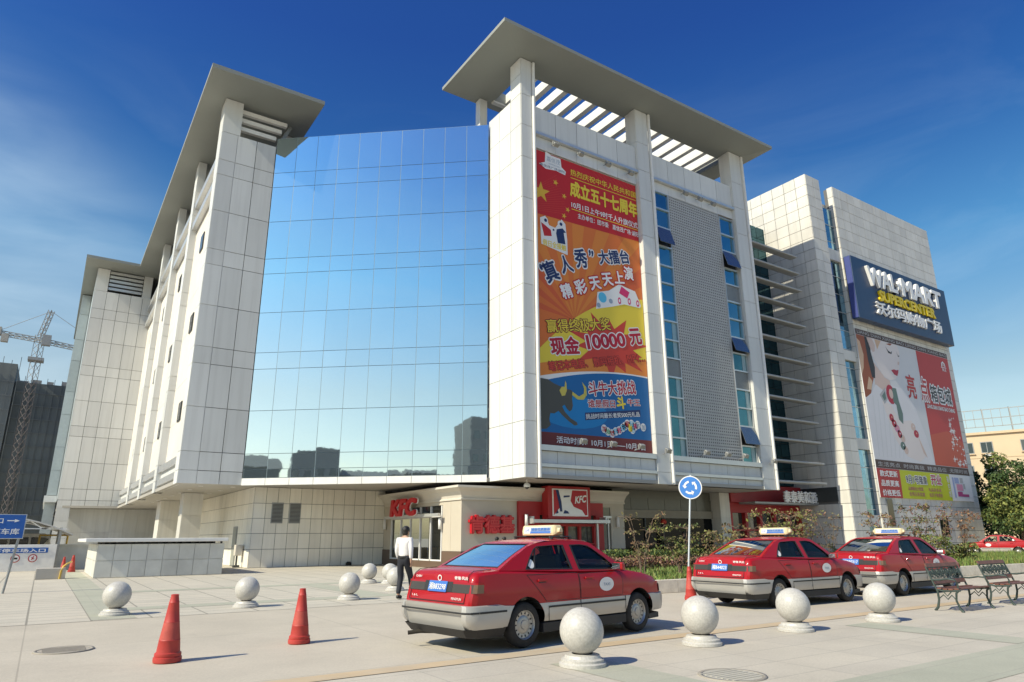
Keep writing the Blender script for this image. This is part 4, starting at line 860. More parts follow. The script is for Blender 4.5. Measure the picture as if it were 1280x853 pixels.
# red entrance
m = MB(); m.box(19.7, 25.28, 28.9, 29.28, 2.55, 3.2); m.box(19.7, 21.0, 28.9, 29.28, 0.0, 2.55); m.box(24.75, 25.28, 28.9, 29.28, .55, 2.55); m.box(21.0, 21.12, 28.93, 29.2, 0, 2.1); m.box(21.0, 24.75, 28.94, 29.2, 1.98, 2.12)
for x in (21.9, 22.72, 23.6, 24.62): m.box(x, x + .13, 28.94, 29.2, 0, 1.98)
m.box(21.12, 24.7, 28.95, 29.2, 1.05, 1.13); m.box(21.12, 24.7, 28.95, 29.2, 0, .25)
m.build('entrance_surround', 'red_wall', kf)
m = MB(); m.box(24.75, 25.28, 28.88, 29.26, 0, .55); m.build('entrance_plinth', 'grey_metal', kf)
m = MB(); m.box(21.0, 24.75, 29.1, 29.12, .2, 2.55); m.build('entrance_glass', 'shop_glass', kf)
m = MB(); m.box(20.15, 25.2, 28.25, 28.42, 2.14, 2.30); m.box(20.2, 20.3, 28.4, 28.95, 2.1, 2.45); m.box(25.0, 25.1, 28.4, 28.95, 2.1, 2.45); m.box(24.55, 24.65, 28.6, 28.7, .05, 2.14); m.build('entrance_rail', 'alu', kf)
m = MB(); m.box(25.3, 25.95, 29.1, 29.14, 0.1, 3.0); wq = m.build('narrow_window', 'shop_glass', kf); m = MB(); m.box(25.28, 25.97, 29.0, 29.08, 2.42, 2.54); m.box(25.72, 25.78, 29.04, 29.09, .1, 2.42); m.build('window_bar', 'alu', wq)
ls = thing('letter_sign', (16.3, 34.6, 2.6), 'three raised red Latin letters over the side window of the corner restaurant', 'sign')
m = MB(); m.text('KFC', (16.12, 36.15, 2.62), -Y, Z, 2.95, .82, 0, .05, 0, .16, .18); m.build('red_letters', 'red_bright', ls)
m = MB(); m.text('KFC', (16.12, 36.15, 2.62), -Y, Z, 2.95, .82, 0, .07, -.02, .06, .18); m.build('white_edges', 'letter_white', ls)
m = MB(); m.box(16.15, 16.5, 35.9, 35.96, 2.7, 2.76); m.box(16.15, 16.5, 33.4, 33.46, 2.7, 2.76); m.build('fixing_bar', 'alu', ls)
ls = thing('letter_sign', (18.1, 29.0, 1.65), 'three raised red Chinese characters on the beige restaurant wall', 'sign')
m = MB(); m.text('肯德基', (16.9, 29.04, 1.66), X, Z, 2.5, .80, 0, .055, 0, .18); m.build('red_letters', 'red_bright', ls)
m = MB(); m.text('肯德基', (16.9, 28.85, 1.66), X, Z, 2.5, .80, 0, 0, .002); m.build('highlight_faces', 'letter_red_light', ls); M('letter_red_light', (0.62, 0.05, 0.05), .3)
sb = thing('sign_box', (22.55, 28.6, 2.4), 'red square sign box with cream picture above the corner restaurant door', 'sign')
m = MB(); m.box(21.15, 23.95, 28.35, 28.9, 2.3, 3.98); m.build('box', 'red_wall', sb, bevel=.03)
m = MB(); m.box(21.4, 23.72, 28.31, 28.345, 2.47, 3.84); m.build('frame', 'letter_white', sb)
m = MB(); m.box(21.47, 23.66, 28.295, 28.305, 2.53, 3.78); m.build('red_face', 'red_sign', sb)
m = MB()                                                       # plain cream and dark stand-in shapes for the picture half
m.flat(fill2d([(21.47, 2.53), (23.5, 2.53), (23.3, 2.78), (22.75, 2.95), (22.55, 3.25), (22.68, 3.78), (21.75, 3.78), (21.72, 3.4), (21.85, 2.9)]), (0, 28.29, 0), X, Z)
m.build('cream_shape', 'letter_white', sb)
m = MB()
for pts in ([(21.6, 3.78), (21.78, 3.78), (21.95, 3.2), (22.0, 2.7), (21.85, 2.7), (21.75, 3.2)], [(22.1, 3.5), (22.5, 3.52), (22.5, 3.44), (22.1, 3.4)], [(22.05, 2.6), (22.45, 2.6), (22.35, 2.72), (22.15, 2.78)], [(21.55, 2.58), (21.75, 2.62), (21.7, 2.8)]): m.flat(fill2d(pts), (0, 28.285, 0), X, Z)
m.build('dark_shapes', 'b_navy', sb)
m = MB(); m.text('KFC', (22.85, 28.285, 3.12), Vector((1, 0, .12)).normalized(), Vector((0, 0, 1)), .72, .34, 0, .04, 0, 0, .15); m.build('letters', 'letter_white', sb)

# ------------------------------------------------------------------ dark glass restaurant next door
rs = thing('restaurant_frontage', (27.0, 30.0, 0), 'dark glazed restaurant frontage with pale upper panels under the mall', 'shop')
m = MB(); m.box(27.0, 35.35, 30.02, 30.06, .25, 2.5)
m.build('dark_glazing', 'shop_glass_dark', rs); M('shop_glass_dark', (0.006, 0.007, 0.008), 0.05, 0, spec=.22)
for x in (27.05, 29.4, 30.9, 33.2): m = MB(); m.box(x, x + .1, 29.95, 30.1, .05, 2.5); m.build('mullion', 'dark_metal', rs)
m = MB(); m.box(27.0, 35.35, 29.9, 30.2, 2.5, 2.95); m.build('lintel', 'lintel_stone', rs); M('lintel_stone', (.27, .25, .21), .7)
m = MB(); xpanels(m, 29.98, lin(27.0, 35.35, 6), [2.97, 3.65]); m.box(27, 35.35, 30.02, 30.3, 2.95, 4.1); m.build('upper_panels', 'upper_tint', rs); M('upper_tint', (0.12, 0.12, 0.10), .25, isl=.12)
m = MB(); m.box(27.0, 35.35, 30.2, 36, 0, 4.1); m.build('body', 'black', rs)
m = MB(); m.ball((30.6, 29.6, 2.28), .18, 0, 10, (1, 1, .85)); ln = tag(m.build('paper_lantern', 'lantern'), 'red paper lantern hanging in the dark restaurant doorway', 'lantern'); M('lantern', (0.5, 0.04, 0.02), .6)
m = MB(); m.tube((30.6, 29.6, 2.4), (30.6, 29.6, 2.62), .01); m.build('cord', 'black', ln)
m = MB(); xpanels(m, 29.3, [35.4, 36.35], [0, 1.3, 2.6, 4.11]); ypanels(m, 35.4, [29.33, 30.1], [0, 1.3, 2.6, 4.11]); m.box(35.43, 36.33, 29.33, 30.1, 0, 4.11); tag(m.build('stone_column', ['stone']), 'square stone clad column between dark restaurant and red shop', 'column')
# red restaurant
rr_ = thing('red_restaurant', (40, 29.5, 0), 'red fronted restaurant with lettered fascia in the corner by the stone wing', 'shop')
m = MB(); m.box(36.4, 43.95, 29.2, 29.65, 3.55, 4.68); m.build('fascia', 'red_wall', rr_)
m = MB(); m.box(37.2, 44.5, 28.0, 29.25, 3.42, 3.54); m.build('awning', 'grey_metal', rr_)
m = MB(); m.box(36.4, 43.95, 29.45, 29.7, 0, .5); m.box(36.4, 43.95, 29.45, 29.7, 2.9, 3.54)
for x in (36.4, 37.9, 39.4, 40.9, 42.4, 43.75): m.box(x, x + .25, 29.4, 29.7, .5, 2.9)
m.box(36.65, 43.8, 29.42, 29.68, 1.75, 1.87)
m.build('frontage', 'red_wall', rr_)
m = MB(); m.box(36.4, 43.95, 29.68, 29.72, .3, 3.4); m.build('glazing', 'shop_glass', rr_)
ls = thing('letter_sign', (42.6, 28.2, 3.55), 'row of white raised Chinese characters on the red fascia awning', 'sign')
m = MB(); m.text('泰泰美和酒楼', (40.3, 28.1, 3.56), X, Z, 4.3, .75, 0, .03, 0, .1); m.build('white_letters', 'letter_white', ls); m = MB(); m.box(40.2, 44.7, 28.12, 28.16, 3.5, 3.56); m.build('base_rail', 'grey_metal', ls)
M('sconce', (.7, .7, .7))

# ------------------------------------------------------------------ left foreground structures
vw = thing('ventilation_wall', (1.9, 32.4, 0), 'low stone clad vent block with flat white cap in front of the mall', 'vent structure')
m = MB(); xpanels(m, 32.4, lin(1.9, 6.65, 8), [0, .64, 1.28], gap=.025); ypanels(m, 1.9, lin(32.43, 39, 9), [0, .64, 1.28], gap=.025); m.box(1.93, 6.62, 32.43, 39, 0, 1.27); m.build('wall', ['vent_stone'], vw); M('vent_stone', (0.64, 0.635, 0.58), .55, var=.08, vs=1.5, isl=.06, dirt=.35, dcol=(.3, .29, .26))
m = MB(); rg2 = random.Random(4)
for i in range(16): x = 2.0 + i * .3 + rg2.uniform(-.05, .05); m.box(x, x + rg2.uniform(.05, .14), 32.45, 32.6, 1.275, 1.355)
m.box(2.2, 6.4, 33.5, 38, 1.275, 1.355); m.build('spacers', 'black', vw)
m = MB(); m.box(1.45, 6.75, 32.25, 39.4, 1.355, 1.50); m.build('cap', 'white_panel', vw, bevel=.02)
ub = thing('utility_box', (8.75, 39.5, 0), 'small pale meter box on a dark post by the grey wall', 'meter box')
m = MB(); m.box(8.62, 8.98, 39.25, 39.65, .6, 1.15); m.build('cabinet', 'cornice', ub, bevel=.02); m = MB(); m.tube((8.75, 39.4, 0), (8.75, 39.4, .6), .05); m.box(8.6, 8.9, 39.25, 39.55, 0, .12); m.build('post', 'dark_metal', ub)
db = MB(); db.box(14.3, 14.55, 37.9, 38.12, 0, .16); db.box(14.35, 14.5, 37.92, 38.1, .16, .2); tag(db.build('drain_box', 'black'), 'small black box on the ground against the grey wall', 'box')
# underground car park ramp: lettered wall, arched roof, barrier walls
rw = thing('ramp_wall', (0.7, 42, 0), 'white ramp wall with blue lettered strip and round red signs', 'wall')
m = MB(); m.box(-14, .70, 42.0, 42.25, 0, 1.25); m.build('wall', 'white_paint', rw)
m = MB(); m.box(-5, .36, 41.975, 41.99, .85, 1.09); m.build('blue_strip', 'blue_sign', rw)
m = MB(); m.text('茂广场地下停车场入口', (-3.3, 41.972, .88), X, Z, 3.55, .17, 0, .02); m.build('strip_lettering', 'letter_white', rw)
for x, kind in ((-.92, 0), (-.22, 1)):
    m = MB(); m.lathe([(.15, .0), (.19, .0)], (0, 0, 0), 24)
    m.v = [Vector((x + v.x, 41.985, .6 + v.y)) for v in m.v]
    sgn = m.build('ring_sign', 'red_sign', rw); m = MB(); m.add([(x + .15 * math.cos(-t * .2618), 41.988, .6 + .15 * math.sin(-t * .2618)) for t in range(24)], [tuple(range(24))]); m.build('sign_face', 'letter_white', sgn)
    m = MB()
    if kind == 0: m.box(x - .1, x + .09, 41.975, 41.985, .56, .64); m.box(x - .1, x - .04, 41.975, 41.985, .64, .69); m.build('black_symbol', 'black', sgn)
    else: m.bar((x + .04, 41.98, .70), (x - .04, 41.98, .52), .01, .04); m.bar((x - .06, 41.98, .64), (x + .06, 41.98, .56), .01, .03); m.build('red_symbol', 'red_sign', sgn)
rc = thing('ramp_canopy', (.72, 42.6, 0), 'arched translucent roof on grey posts above the car park ramp', 'canopy')
m = MB(); rows = []
def zc(x): return 2.62 - .062 * (x + 2.6) ** 2 * (1 if x > -2.6 else .5)
for i in range(17):
    x = -7 + i * (8.3 / 16); rows.append([(x, 42.05, zc(x)), (x, 52, zc(x))])
m.grid(rows); m.grid([[(p_[0], p_[1], p_[2] + .07) for p_ in r] for r in reversed(rows)])
m.grid([[r[0], (r[0][0], r[0][1], r[0][2] + .07)] for r in reversed(rows)])
m.build('roof_sheet', 'canopy_sheet', rc); M('canopy_sheet', (.50, .50, .49), .4)
m = MB()
zz = [(-3.2, 2.2), (-2.4, 2.55), (-1.6, 2.18), (-.6, 2.38), (.0, 1.98), (.55, 2.1)]
for a, b in zip(zz, zz[1:]): m.bar((a[0], 42.2, a[1]), (b[0], 42.2, b[1]), .05, .05)
m.bar((-4, 42.2, 2.05), (1.1, 42.2, 1.98), .05, .05); m.build('truss', 'white_frame', rc)
for y_ in (42.3, 47.0):
    m = MB(); m.bar((.72, y_, 0), (.76, y_, 2.05), .12, .12); m.build('post', 'grey_metal', rc)
pw = MB(); pw.box(.75, 2.1, 43.4, 43.7, 0, 1.18); pw.box(.55, 2.2, 43.3, 43.8, 1.18, 1.25); tag(pw.build('low_wall', 'vent_stone'), 'short grey wall with white coping beside the ramp canopy post', 'wall')
cb = MB(); cb.box(0.0, .98, 32.75, 33.3, 0, .40); tag(cb.build('concrete_block', 'concrete', bevel=.02), 'long grey concrete block beside the yellow barrier pipe', 'concrete block')
yp = MB(); yp.path([(.80, 32.7, 0), (.82, 32.7, .3), (.86, 32.72, .45), (1.0, 33.2, .55), (1.15, 33.8, .6)], .035); tag(yp.build('yellow_pipe', 'yellow_paint'), 'bent yellow pipe rising beside the concrete block', 'pipe')
yb = thing('barrier_frame', (.75, 48.5, 0), 'yellow tubular barrier frame behind the ramp roof post', 'barrier')
m = MB(); m.tube((-.1, 48.5, 1.72), (1.25, 48.5, 1.72), .05); m.build('rail', 'yellow_paint', yb); m = MB(); m.tube((1.25, 48.5, 0), (1.25, 48.5, 1.72), .05); m.build('post', 'yellow_paint', yb); m = MB(); m.tube((-.1, 48.5, 0), (-.1, 48.5, 1.72), .05); m.build('post', 'yellow_paint', yb)
# blue direction sign
bs = thing('direction_sign', (-.69, 24.96, 0), 'blue car park direction sign with white arrow on a leaning post', 'sign')
m = MB(); m.tube((-.69, 24.96, 0), (-.50, 24.98, 2.1), .035); m.build('post', 'grey_metal', bs)
m = MB(); m.box(-2.3, -.47, 24.86, 24.90, 1.50, 2.15); m.build('panel', 'blue_sign', bs); m = MB(); m.box(-2.32, -.45, 24.905, 24.92, 1.48, 2.17); m.build('rim', 'alu', bs)
m = MB(); m.text('出入口', (-1.55, 24.855, 1.91), X, Z, .56, .15, 0, .015); m.text('地下车库', (-1.45, 24.855, 1.60), X, Z, .88, .17, 0, .015)
m.flat(fill2d([(-.9, 1.975), (-.72, 1.975), (-.72, 1.94), (-.6, 1.985), (-.72, 2.03), (-.72, 2.0), (-.9, 2.0)]), (0, 24.855, 0), X, Z); m.build('lettering', 'letter_white', bs)
# round roundabout sign
rd = thing('road_sign', (15.25, 13.95, .3), 'round blue traffic sign with three white circling arrows on thin pole', 'road sign')
pb, pt_ = Vector((15.25, 13.95, .3)), Vector((15.72, 14.0, 3.18))
m = MB(); m.tube(pb, pt_, .028); m.build('pole', 'alu', rd)
nd = Vector((-.75, -.66, 0)).normalized(); rx = Z.cross(nd).normalized(); c0 = pb.lerp(pt_, (2.875 - .3) / 2.95) + nd * .06
def dsk(r, l, n=40): return [c0 + nd * l + (rx * math.cos(2 * math.pi * i / n) + Z * math.sin(2 * math.pi * i / n)) * r for i in range(n)]
m = MB(); m.grid([dsk(.335, -.01), dsk(.335, .005)], 0, True); m.add(dsk(.335, .005), [tuple(range(40))]); m.add(dsk(.335, -.01), [tuple(range(39, -1, -1))]); m.build('white_rim', 'letter_white', rd)
m = MB(); m.add(dsk(.305, .009), [tuple(range(40))]); m.build('blue_face', 'sign_blue_bright', rd); M('sign_blue_bright', (.06, .22, .62), .35)
m = MB()
for k in range(3):
    a0 = R(100 + k * 120); pts = []
    for i in range(9): a = a0 + R(64) * i / 8; pts.append((.195 * math.cos(a), .195 * math.sin(a)))
    a = a0 + R(64); tip = a + R(26); pts += [(.23 * math.cos(a), .23 * math.sin(a)), (.163 * math.cos(tip), .163 * math.sin(tip)), (.09 * math.cos(a), .09 * math.sin(a))]
    for i in range(8, -1, -1): a = a0 + R(64) * i / 8; pts.append((.138 * math.cos(a), .138 * math.sin(a)))
    vf = fill2d(pts); m.add([c0 + nd * .013 + rx * v.x + Z * v.y for v in vf[0]], vf[1])
m.build('arrows', 'letter_white', rd)
# ------------------------------------------------------------------ stone ball bollards, cones, manholes
def bollard(loc, label, first=[None]):
    if first[0] is None:
        b = thing('ball_bollard', (0, 0, 0), '', 'bollard', 'granite ball bollards')
        m = MB(); m.lathe([(.001, .0), (.275, 0), (.275, .035), (.25, .05), (.25, .075), (.215, .09), (.2, .12), (.12, .13)], n=40); m.build('base', 'granite', b, sharp=35)
        m = MB(); m.ball((0, 0, .375), .258, 0, 24); m.build('ball', 'granite', b); first[0] = b
    else: b = copy_tree(first[0])
    b.location = (*loc, 0); b.rotation_euler = (0, 0, loc[0] * 7.3 % 6.28); b['label'] = label
    return b
for loc, lab in (((5.45, 6.70), 'pale granite ball bollard in front of the nearest red taxi'), ((7.80, 6.98), 'granite ball bollard between the nearest taxi and the second taxi, second of the near row'),
                 ((10.08, 7.08), 'granite ball bollard in front of the second taxi, by its front door'), ((12.37, 6.95), 'rightmost granite ball bollard, nearest to the benches'),
                 ((1.43, 16.4), 'leftmost granite ball bollard, in front of the low vent block'), ((3.96, 16.5), 'granite ball bollard at the paving edge behind the two middle cones'),
                 ((6.45, 16.85), 'granite ball bollard left of the walking man'), ((9.32, 22.6), 'small distant granite ball bollard before the grey tiled wall'),
                 ((8.62, 18.95), 'granite ball bollard directly behind the walking man'), ((9.75, 21.9), 'granite ball bollard hidden mostly behind another one and the walking man'), ((11.6, 21.2), 'granite ball bollard showing only its top above the nearest taxi boot')):
    bollard(loc, lab)
def cone(loc, s, label, first=[None]):
    if first[0] is None:
        c = thing('traffic_cone', (0, 0, 0), '', 'traffic cone', 'red traffic cones')
        m = MB(); m.lathe([(.001, 0), (.155, 0), (.16, .02), (.158, .055), (.145, .062), (.15, .07), (.148, .10), (.132, .11)], n=28); m.build('base', 'cone_red', c, sharp=40)
        m = MB(); m.lathe([(.132, .108), (.118, .24), (.12, .243), (.116, .252)], n=28); m.lathe([(.088, .44), (.09, .444), (.086, .452), (.058, .66), (.060, .665), (.056, .672), (.044, .735), (.046, .755), (.03, .76), (.001, .757)], n=28); m.build('body', 'cone_red', c, sharp=40)
        m = MB(); m.lathe([(.116, .252), (.088, .44)], n=28); m.build('faded_band', 'cone_pale', c, sharp=40); first[0] = c
    else: c = copy_tree(first[0])
    c.location = (*loc, 0); c.scale = (s, s, s); c.rotation_euler = (0, 0, loc[0] * 5.1); c['label'] = label
cone((1.50, 9.86), 1.02, 'red traffic cone nearest the camera, faded, on the concrete road'); cone((3.29, 10.44), .97, 'faded red traffic cone between the nearest cone and the nearest taxi')
cone((12.95, 11.8), .98, 'clean bright red traffic cone beside the second taxi rear bumper'); cone((1.40, 39.5), 1.0, 'distant red traffic cone by the car park ramp wall')
cone((12.75, 13.25), .75, 'small red traffic cone against the kerb beyond the nearest taxi bonnet'); cone((1.05, 39.9), .9, 'red and white traffic cone half hidden behind the cone at the ramp')
def manhole(x, y, r, mat, label):
    m = MB(); m.lathe([(.001, .004), (r * .86, .004)], (x, y, 0), 36); mh = tag(m.build('manhole_cover', mat), label, 'manhole cover'); q = MB(); q.lathe([(r * .87, -.006), (r * .87, .006), (r, .006), (r, -.006)], (x, y, 0), 36); q.build('rim', 'rim_iron', mh)
    q = MB()
    for i in range(-3, 4): q.box(x - r * .7, x + r * .7, y + i * r * .2 - .012, y + i * r * .2 + .012, .004, .009)
    q.build('ribs', mat, mh)
M('iron_dusty', (.385, .345, .285), .7, bump=.4, bs=40, dirt=.4, dcol=(.38, .34, .28)); M('rim_iron', (.33, .30, .25), .7); M('stone_lid', (.47, .445, .375), .7, dirt=.3)
manhole(.48, 11.72, .36, 'iron_dusty', 'round dusty manhole cover in the road at lower left'); manhole(6.38, 5.32, .36, 'stone_lid', 'round pale manhole cover in the paving at lower right')

# ------------------------------------------------------------------ benches
M('cast_green', (.055, .078, .070), .55, .3, var=.15, vs=8); M('bench_wood', (.18, .075, .05), .5, var=.25, vs=6, isl=.12)
def bench(loc, rz, label, first=[None]):
    if first[0] is None:
        b = thing('park_bench', (0, 0, 0), '', 'bench', 'benches at the paving edge')
        L_ = 1.30                                                    # local: x along the seat, -y is the front
        for x in (0, L_):
            m = MB()
            m.path([(x, .30, 0), (x, .24, .06), (x, .20, .2), (x, .20, .36), (x, .25, .5), (x, .36, .82)], [.026, .024, .02, .02, .02, .017])
            m.path([(x, -.22, 0), (x, -.17, .05), (x, -.12, .2), (x, -.14, .34), (x, -.20, .40)], [.026, .024, .02, .02, .02])
            m.path([(x, -.22, .39), (x, -.05, .375), (x, .1, .37), (x, .22, .40)], .018); m.path([(x, -.18, .40), (x, -.19, .5), (x, -.15, .585), (x, -.02, .60), (x, .15, .57), (x, .28, .57)], .017)
            m.path([(x, .2, .22), (x, .1, .3), (x, .03, .22), (x, -.05, .3), (x, -.12, .22)], .012); m.path([(x, .1, .37), (x, .03, .28), (x, -.05, .36)], .011)
            m.build('end_frame', 'cast_green', b)
        for i in range(4):
            m = MB(); y = -.20 + i * .105; m.box(-.02, L_ + .02, y, y + .085, .385 + .012 * abs(i - 1.5), .412 + .012 * abs(i - 1.5)); m.build('seat_slat', 'bench_wood', b, bevel=.006)
        dB = Vector((0, .12, .34)).normalized(); nB = X.cross(dB)
        for t in (.07, .40):
            m = MB(); m.obox(Vector((L_ / 2, .225, .46)) + dB * t, (X, dB, nB), (L_ / 2, .04, .014)); m.build('back_slat', 'bench_wood', b, bevel=.006)
        m = MB()
        def W_(u, v, n=0): return Vector((u, .225, .46)) + dB * v + nB * n
        rg3 = random.Random(11)
        for v in (.115, .355): m.path([W_(.03, v), W_(L_ - .03, v)], .011, 6)
        for i in range(13):                                           # openwork of scrolls and leaves in the cast back panel
            u = .08 + i * (L_ - .16) / 12; s_ = 1 if i % 2 else -1
            m.path([W_(u + .045 * math.cos(t * .7) * (1 - t / 16), .235 + s_ * .02 + .085 * math.sin(t * .7) * (1 - t / 16)) for t in range(12)], .010, 5)
            for k in range(9):
                c = W_(u + rg3.uniform(-.045, .045), .235 + rg3.uniform(-.1, .1)); a = rg3.uniform(0, 6.28); d1 = X * math.cos(a) + dB * math.sin(a); d2 = nB.cross(d1)
                m.add([c - d1 * .04, c + d2 * .018 + nB * .008, c + d1 * .04, c - d2 * .018 + nB * .008], [(0, 1, 2, 3)])
        m.path([W_(.03, .235), W_(L_ - .03, .235)], .008, 6); m.build('back_panel', 'cast_green', b); first[0] = b
    else: b = copy_tree(first[0])
    b.location = (*loc, 0); b.rotation_euler = (0, 0, rz); b['label'] = label
bench((14.93, 6.98), R(0), 'green cast iron bench with red slats, left of the two benches'); bench((17.25, 7.0), R(0), 'green cast iron bench with red slats, cut off by the right edge of the photo')

# ------------------------------------------------------------------ planter with kerb, grass, hedges and shrubs
PL = [(13.2, 13.65), (30, 12.35), (55, 10.5), (58, 15.5), (48.3, 19.5), (40, 21.2), (15.6, 22.6)]
m = MB(); n = len(PL); ins = []
cxp = sum(p_[0] for p_ in PL) / n; cyp = sum(p_[1] for p_ in PL) / n
for i in range(n):
    a, b = Vector((*PL[i], 0)), Vector((*PL[(i + 1) % n], 0)); d = (b - a); l = d.length; d.normalize(); inn = Vector((-d.y, d.x, 0)); k = max(1, int(l / 1.2))
    for j in range(k):
        p0 = a + d * (l * j / k + .006); p1 = a + d * (l * (j + 1) / k - .006)
        m.add([p0, p1, p1 + inn * .22, p0 + inn * .22, p0 + Z * .32, p1 + Z * .32, p1 + inn * .22 + Z * .32, p0 + inn * .22 + Z * .32], [(0, 3, 2, 1), (4, 5, 6, 7), (0, 1, 5, 4), (1, 2, 6, 5), (2, 3, 7, 6), (3, 0, 4, 7)])
struct('kerb', m, 'kerb_stone')
m = MB(); m.add([(x + (cxp - x) * .004, y + (cyp - y) * .015, .27) for x, y in PL], [tuple(range(n))]); struct('planting_bed', m, 'soil')
def inside(x, y, P_=PL):
    c = False
    for i in range(len(P_)):
        (x0, y0), (x1, y1) = P_[i], P_[i - 1]
        if (y0 > y) != (y1 > y) and x < (x1 - x0) * (y - y0) / (y1 - y0) + x0: c = not c
    return c
rg4 = random.Random(21); m = MB()
def tuft(x, y, z, n, h, mi):
    for _ in range(n):
        a = rg4.uniform(0, 6.28); w = rg4.uniform(.012, .03) * (1 + h); hh = h * rg4.uniform(.5, 1.2); px, py = x + rg4.uniform(-.12, .12), y + rg4.uniform(-.12, .12); lx, ly = rg4.uniform(-.08, .08), rg4.uniform(-.08, .08)
        m.add([(px - w * math.cos(a), py - w * math.sin(a), z), (px + w * math.cos(a), py + w * math.sin(a), z), (px + lx, py + ly, z + hh)], [(0, 1, 2)], mi if rg4.random() < .75 else 1)
cnt = 0
while cnt < 5200:
    x = 13.2 + 44 * rg4.random() ** 1.5; y = rg4.uniform(10.5, 22.5)
    if inside(x, y) and inside(x, y - .3): tuft(x, y, .26, 5, .13 + .004 * (x - 9), 0); cnt += 1
tag(m.build('grass', ['grass', 'grass_dry', 'leaf_mid']), kind='stuff')
def leafy(m, c, r, n, size, mats, rg, shell=.55, flat=1.0):
    """n leaf faces spread in an ellipsoid; mats are slot numbers picked per leaf with a bias by clump"""
    for _ in range(n):
        while True:
            d = Vector((rg.uniform(-1, 1), rg.uniform(-1, 1), rg.uniform(-1, 1)))
            if .05 < d.length < 1: break
        d = d.normalized() * (shell + (1 - shell) * rg.random()) if rg.random() < .7 else d
        p_ = Vector((c[0] + d.x * r[0], c[1] + d.y * r[1], c[2] + d.z * r[2])); s_ = size * rg.uniform(.45, 1.5)
        nn = (d + Vector((rg.gauss(0, .7), rg.gauss(0, .7), rg.gauss(.35, .7)))).normalized(); a = nn.orthogonal().normalized(); b = nn.cross(a); t = rg.uniform(0, 6.28)
        u = (a * math.cos(t) + b * math.sin(t)) * s_; w = (b * math.cos(t) - a * math.sin(t)) * s_ * .5
        m.add([p_ - u, p_ + w + nn * s_ * .12, p_ + u, p_ - w + nn * s_ * .12], [(0, 1, 2, 3)], rg.choice(mats))
def hedge(x0, x1, y0, y1, z1, label, mats, n, seed):
    rg = random.Random(seed); m = MB()
    for _ in range(n):
        x, y = rg.uniform(x0, x1), rg.uniform(y0, y1); top = z1 + .05 * math.sin(x * 3.1) + .04 * math.sin(x * 7.7 + y * 5)
        z = top - abs(rg.gauss(0, .12)) if rg.random() < .6 else rg.uniform(.25, top)
        s_ = rg.uniform(.03, .065); nn = Vector((rg.gauss(0, 1), rg.gauss(-.3, 1), rg.gauss(.6, 1))).normalized(); a = nn.orthogonal().normalized(); b = nn.cross(a); p_ = Vector((x, y, z))
        m.add([p_ - a * s_, p_ + b * s_ * .6, p_ + a * s_, p_ - b * s_ * .6], [(0, 1, 2, 3)], rg.choice([0, 0, 0, 1, 1, 2]))
    h = thing('hedge', ((x0 + x1) / 2, (y0 + y1) / 2, .26), label, 'hedge'); m.build('foliage', mats, h)
    q = MB()
    for i in range(int((x1 - x0) / .35)): q.tube((x0 + .2 + i * .35, (y0 + y1) / 2 + rg.uniform(-.2, .2), .2), (x0 + .2 + i * .35 + rg.uniform(-.1, .1), (y0 + y1) / 2 + rg.uniform(-.3, .3), z1 - .1), .012, n=5)
    q.build('stems', 'bark', h)
hedge(14.9, 23.5, 18.6, 19.8, .68, 'reddish brown clipped hedge behind the grass strip', ['leaf_purple', 'leaf_brown', 'leaf_olive'], 7500, 1)
hedge(15.3, 23.5, 20.2, 21.4, .88, 'green clipped hedge behind the reddish brown hedge', ['leaf_mid', 'leaf_light', 'leaf_dark'], 7000, 2)
def shrub(x, y, h, w, dens, mats, label, seed, leaf=.055, trunk=.022, base=.25, cat='shrub', name='shrub', grp=None):
    rg = random.Random(seed); t = thing(name, (x, y, base), label, cat, grp); q = MB(); m = MB(); ns = rg.randint(3, 5)
    for s_ in range(ns):
        a = 6.28 * s_ / ns + rg.uniform(-.4, .4); pts = [Vector((x + .05 * math.cos(a), y + .05 * math.sin(a), base - .05))]
        for k in range(1, 6):
            f = k / 5; pts.append(Vector((x + math.cos(a) * w * .55 * f ** 1.3 + rg.gauss(0, .04), y + math.sin(a) * w * .55 * f ** 1.3 + rg.gauss(0, .04), base + h * f * rg.uniform(.88, 1.0))))
        q.path(pts, [trunk * (1 - .14 * k) for k in range(6)], 6)
        for k in range(2, 6):
            for _ in range(3):
                aa = rg.uniform(0, 6.28); l = w * rg.uniform(.2, .5); e = pts[k] + Vector((math.cos(aa) * l, math.sin(aa) * l, rg.uniform(-.05, .16) * h * .5)); mid = (pts[k] + e) / 2 + Vector((0, 0, .05)); q.path([pts[k], mid, e], [trunk * .45, trunk * .35, trunk * .2], 4)
                leafy(m, e, (w * .17, w * .17, h * .085), int(dens), leaf, mats, rg, .2); leafy(m, mid, (w * .14, w * .14, h * .06), int(dens * .4), leaf, mats, rg, .2)
    m.build('foliage', ['leaf_olive', 'leaf_mid', 'leaf_brown', 'leaf_light', 'leaf_dark', 'leaf_purple'], t); q.build('stems', 'bark', t)
G_ = 'sparse shrubs in the planting bed'
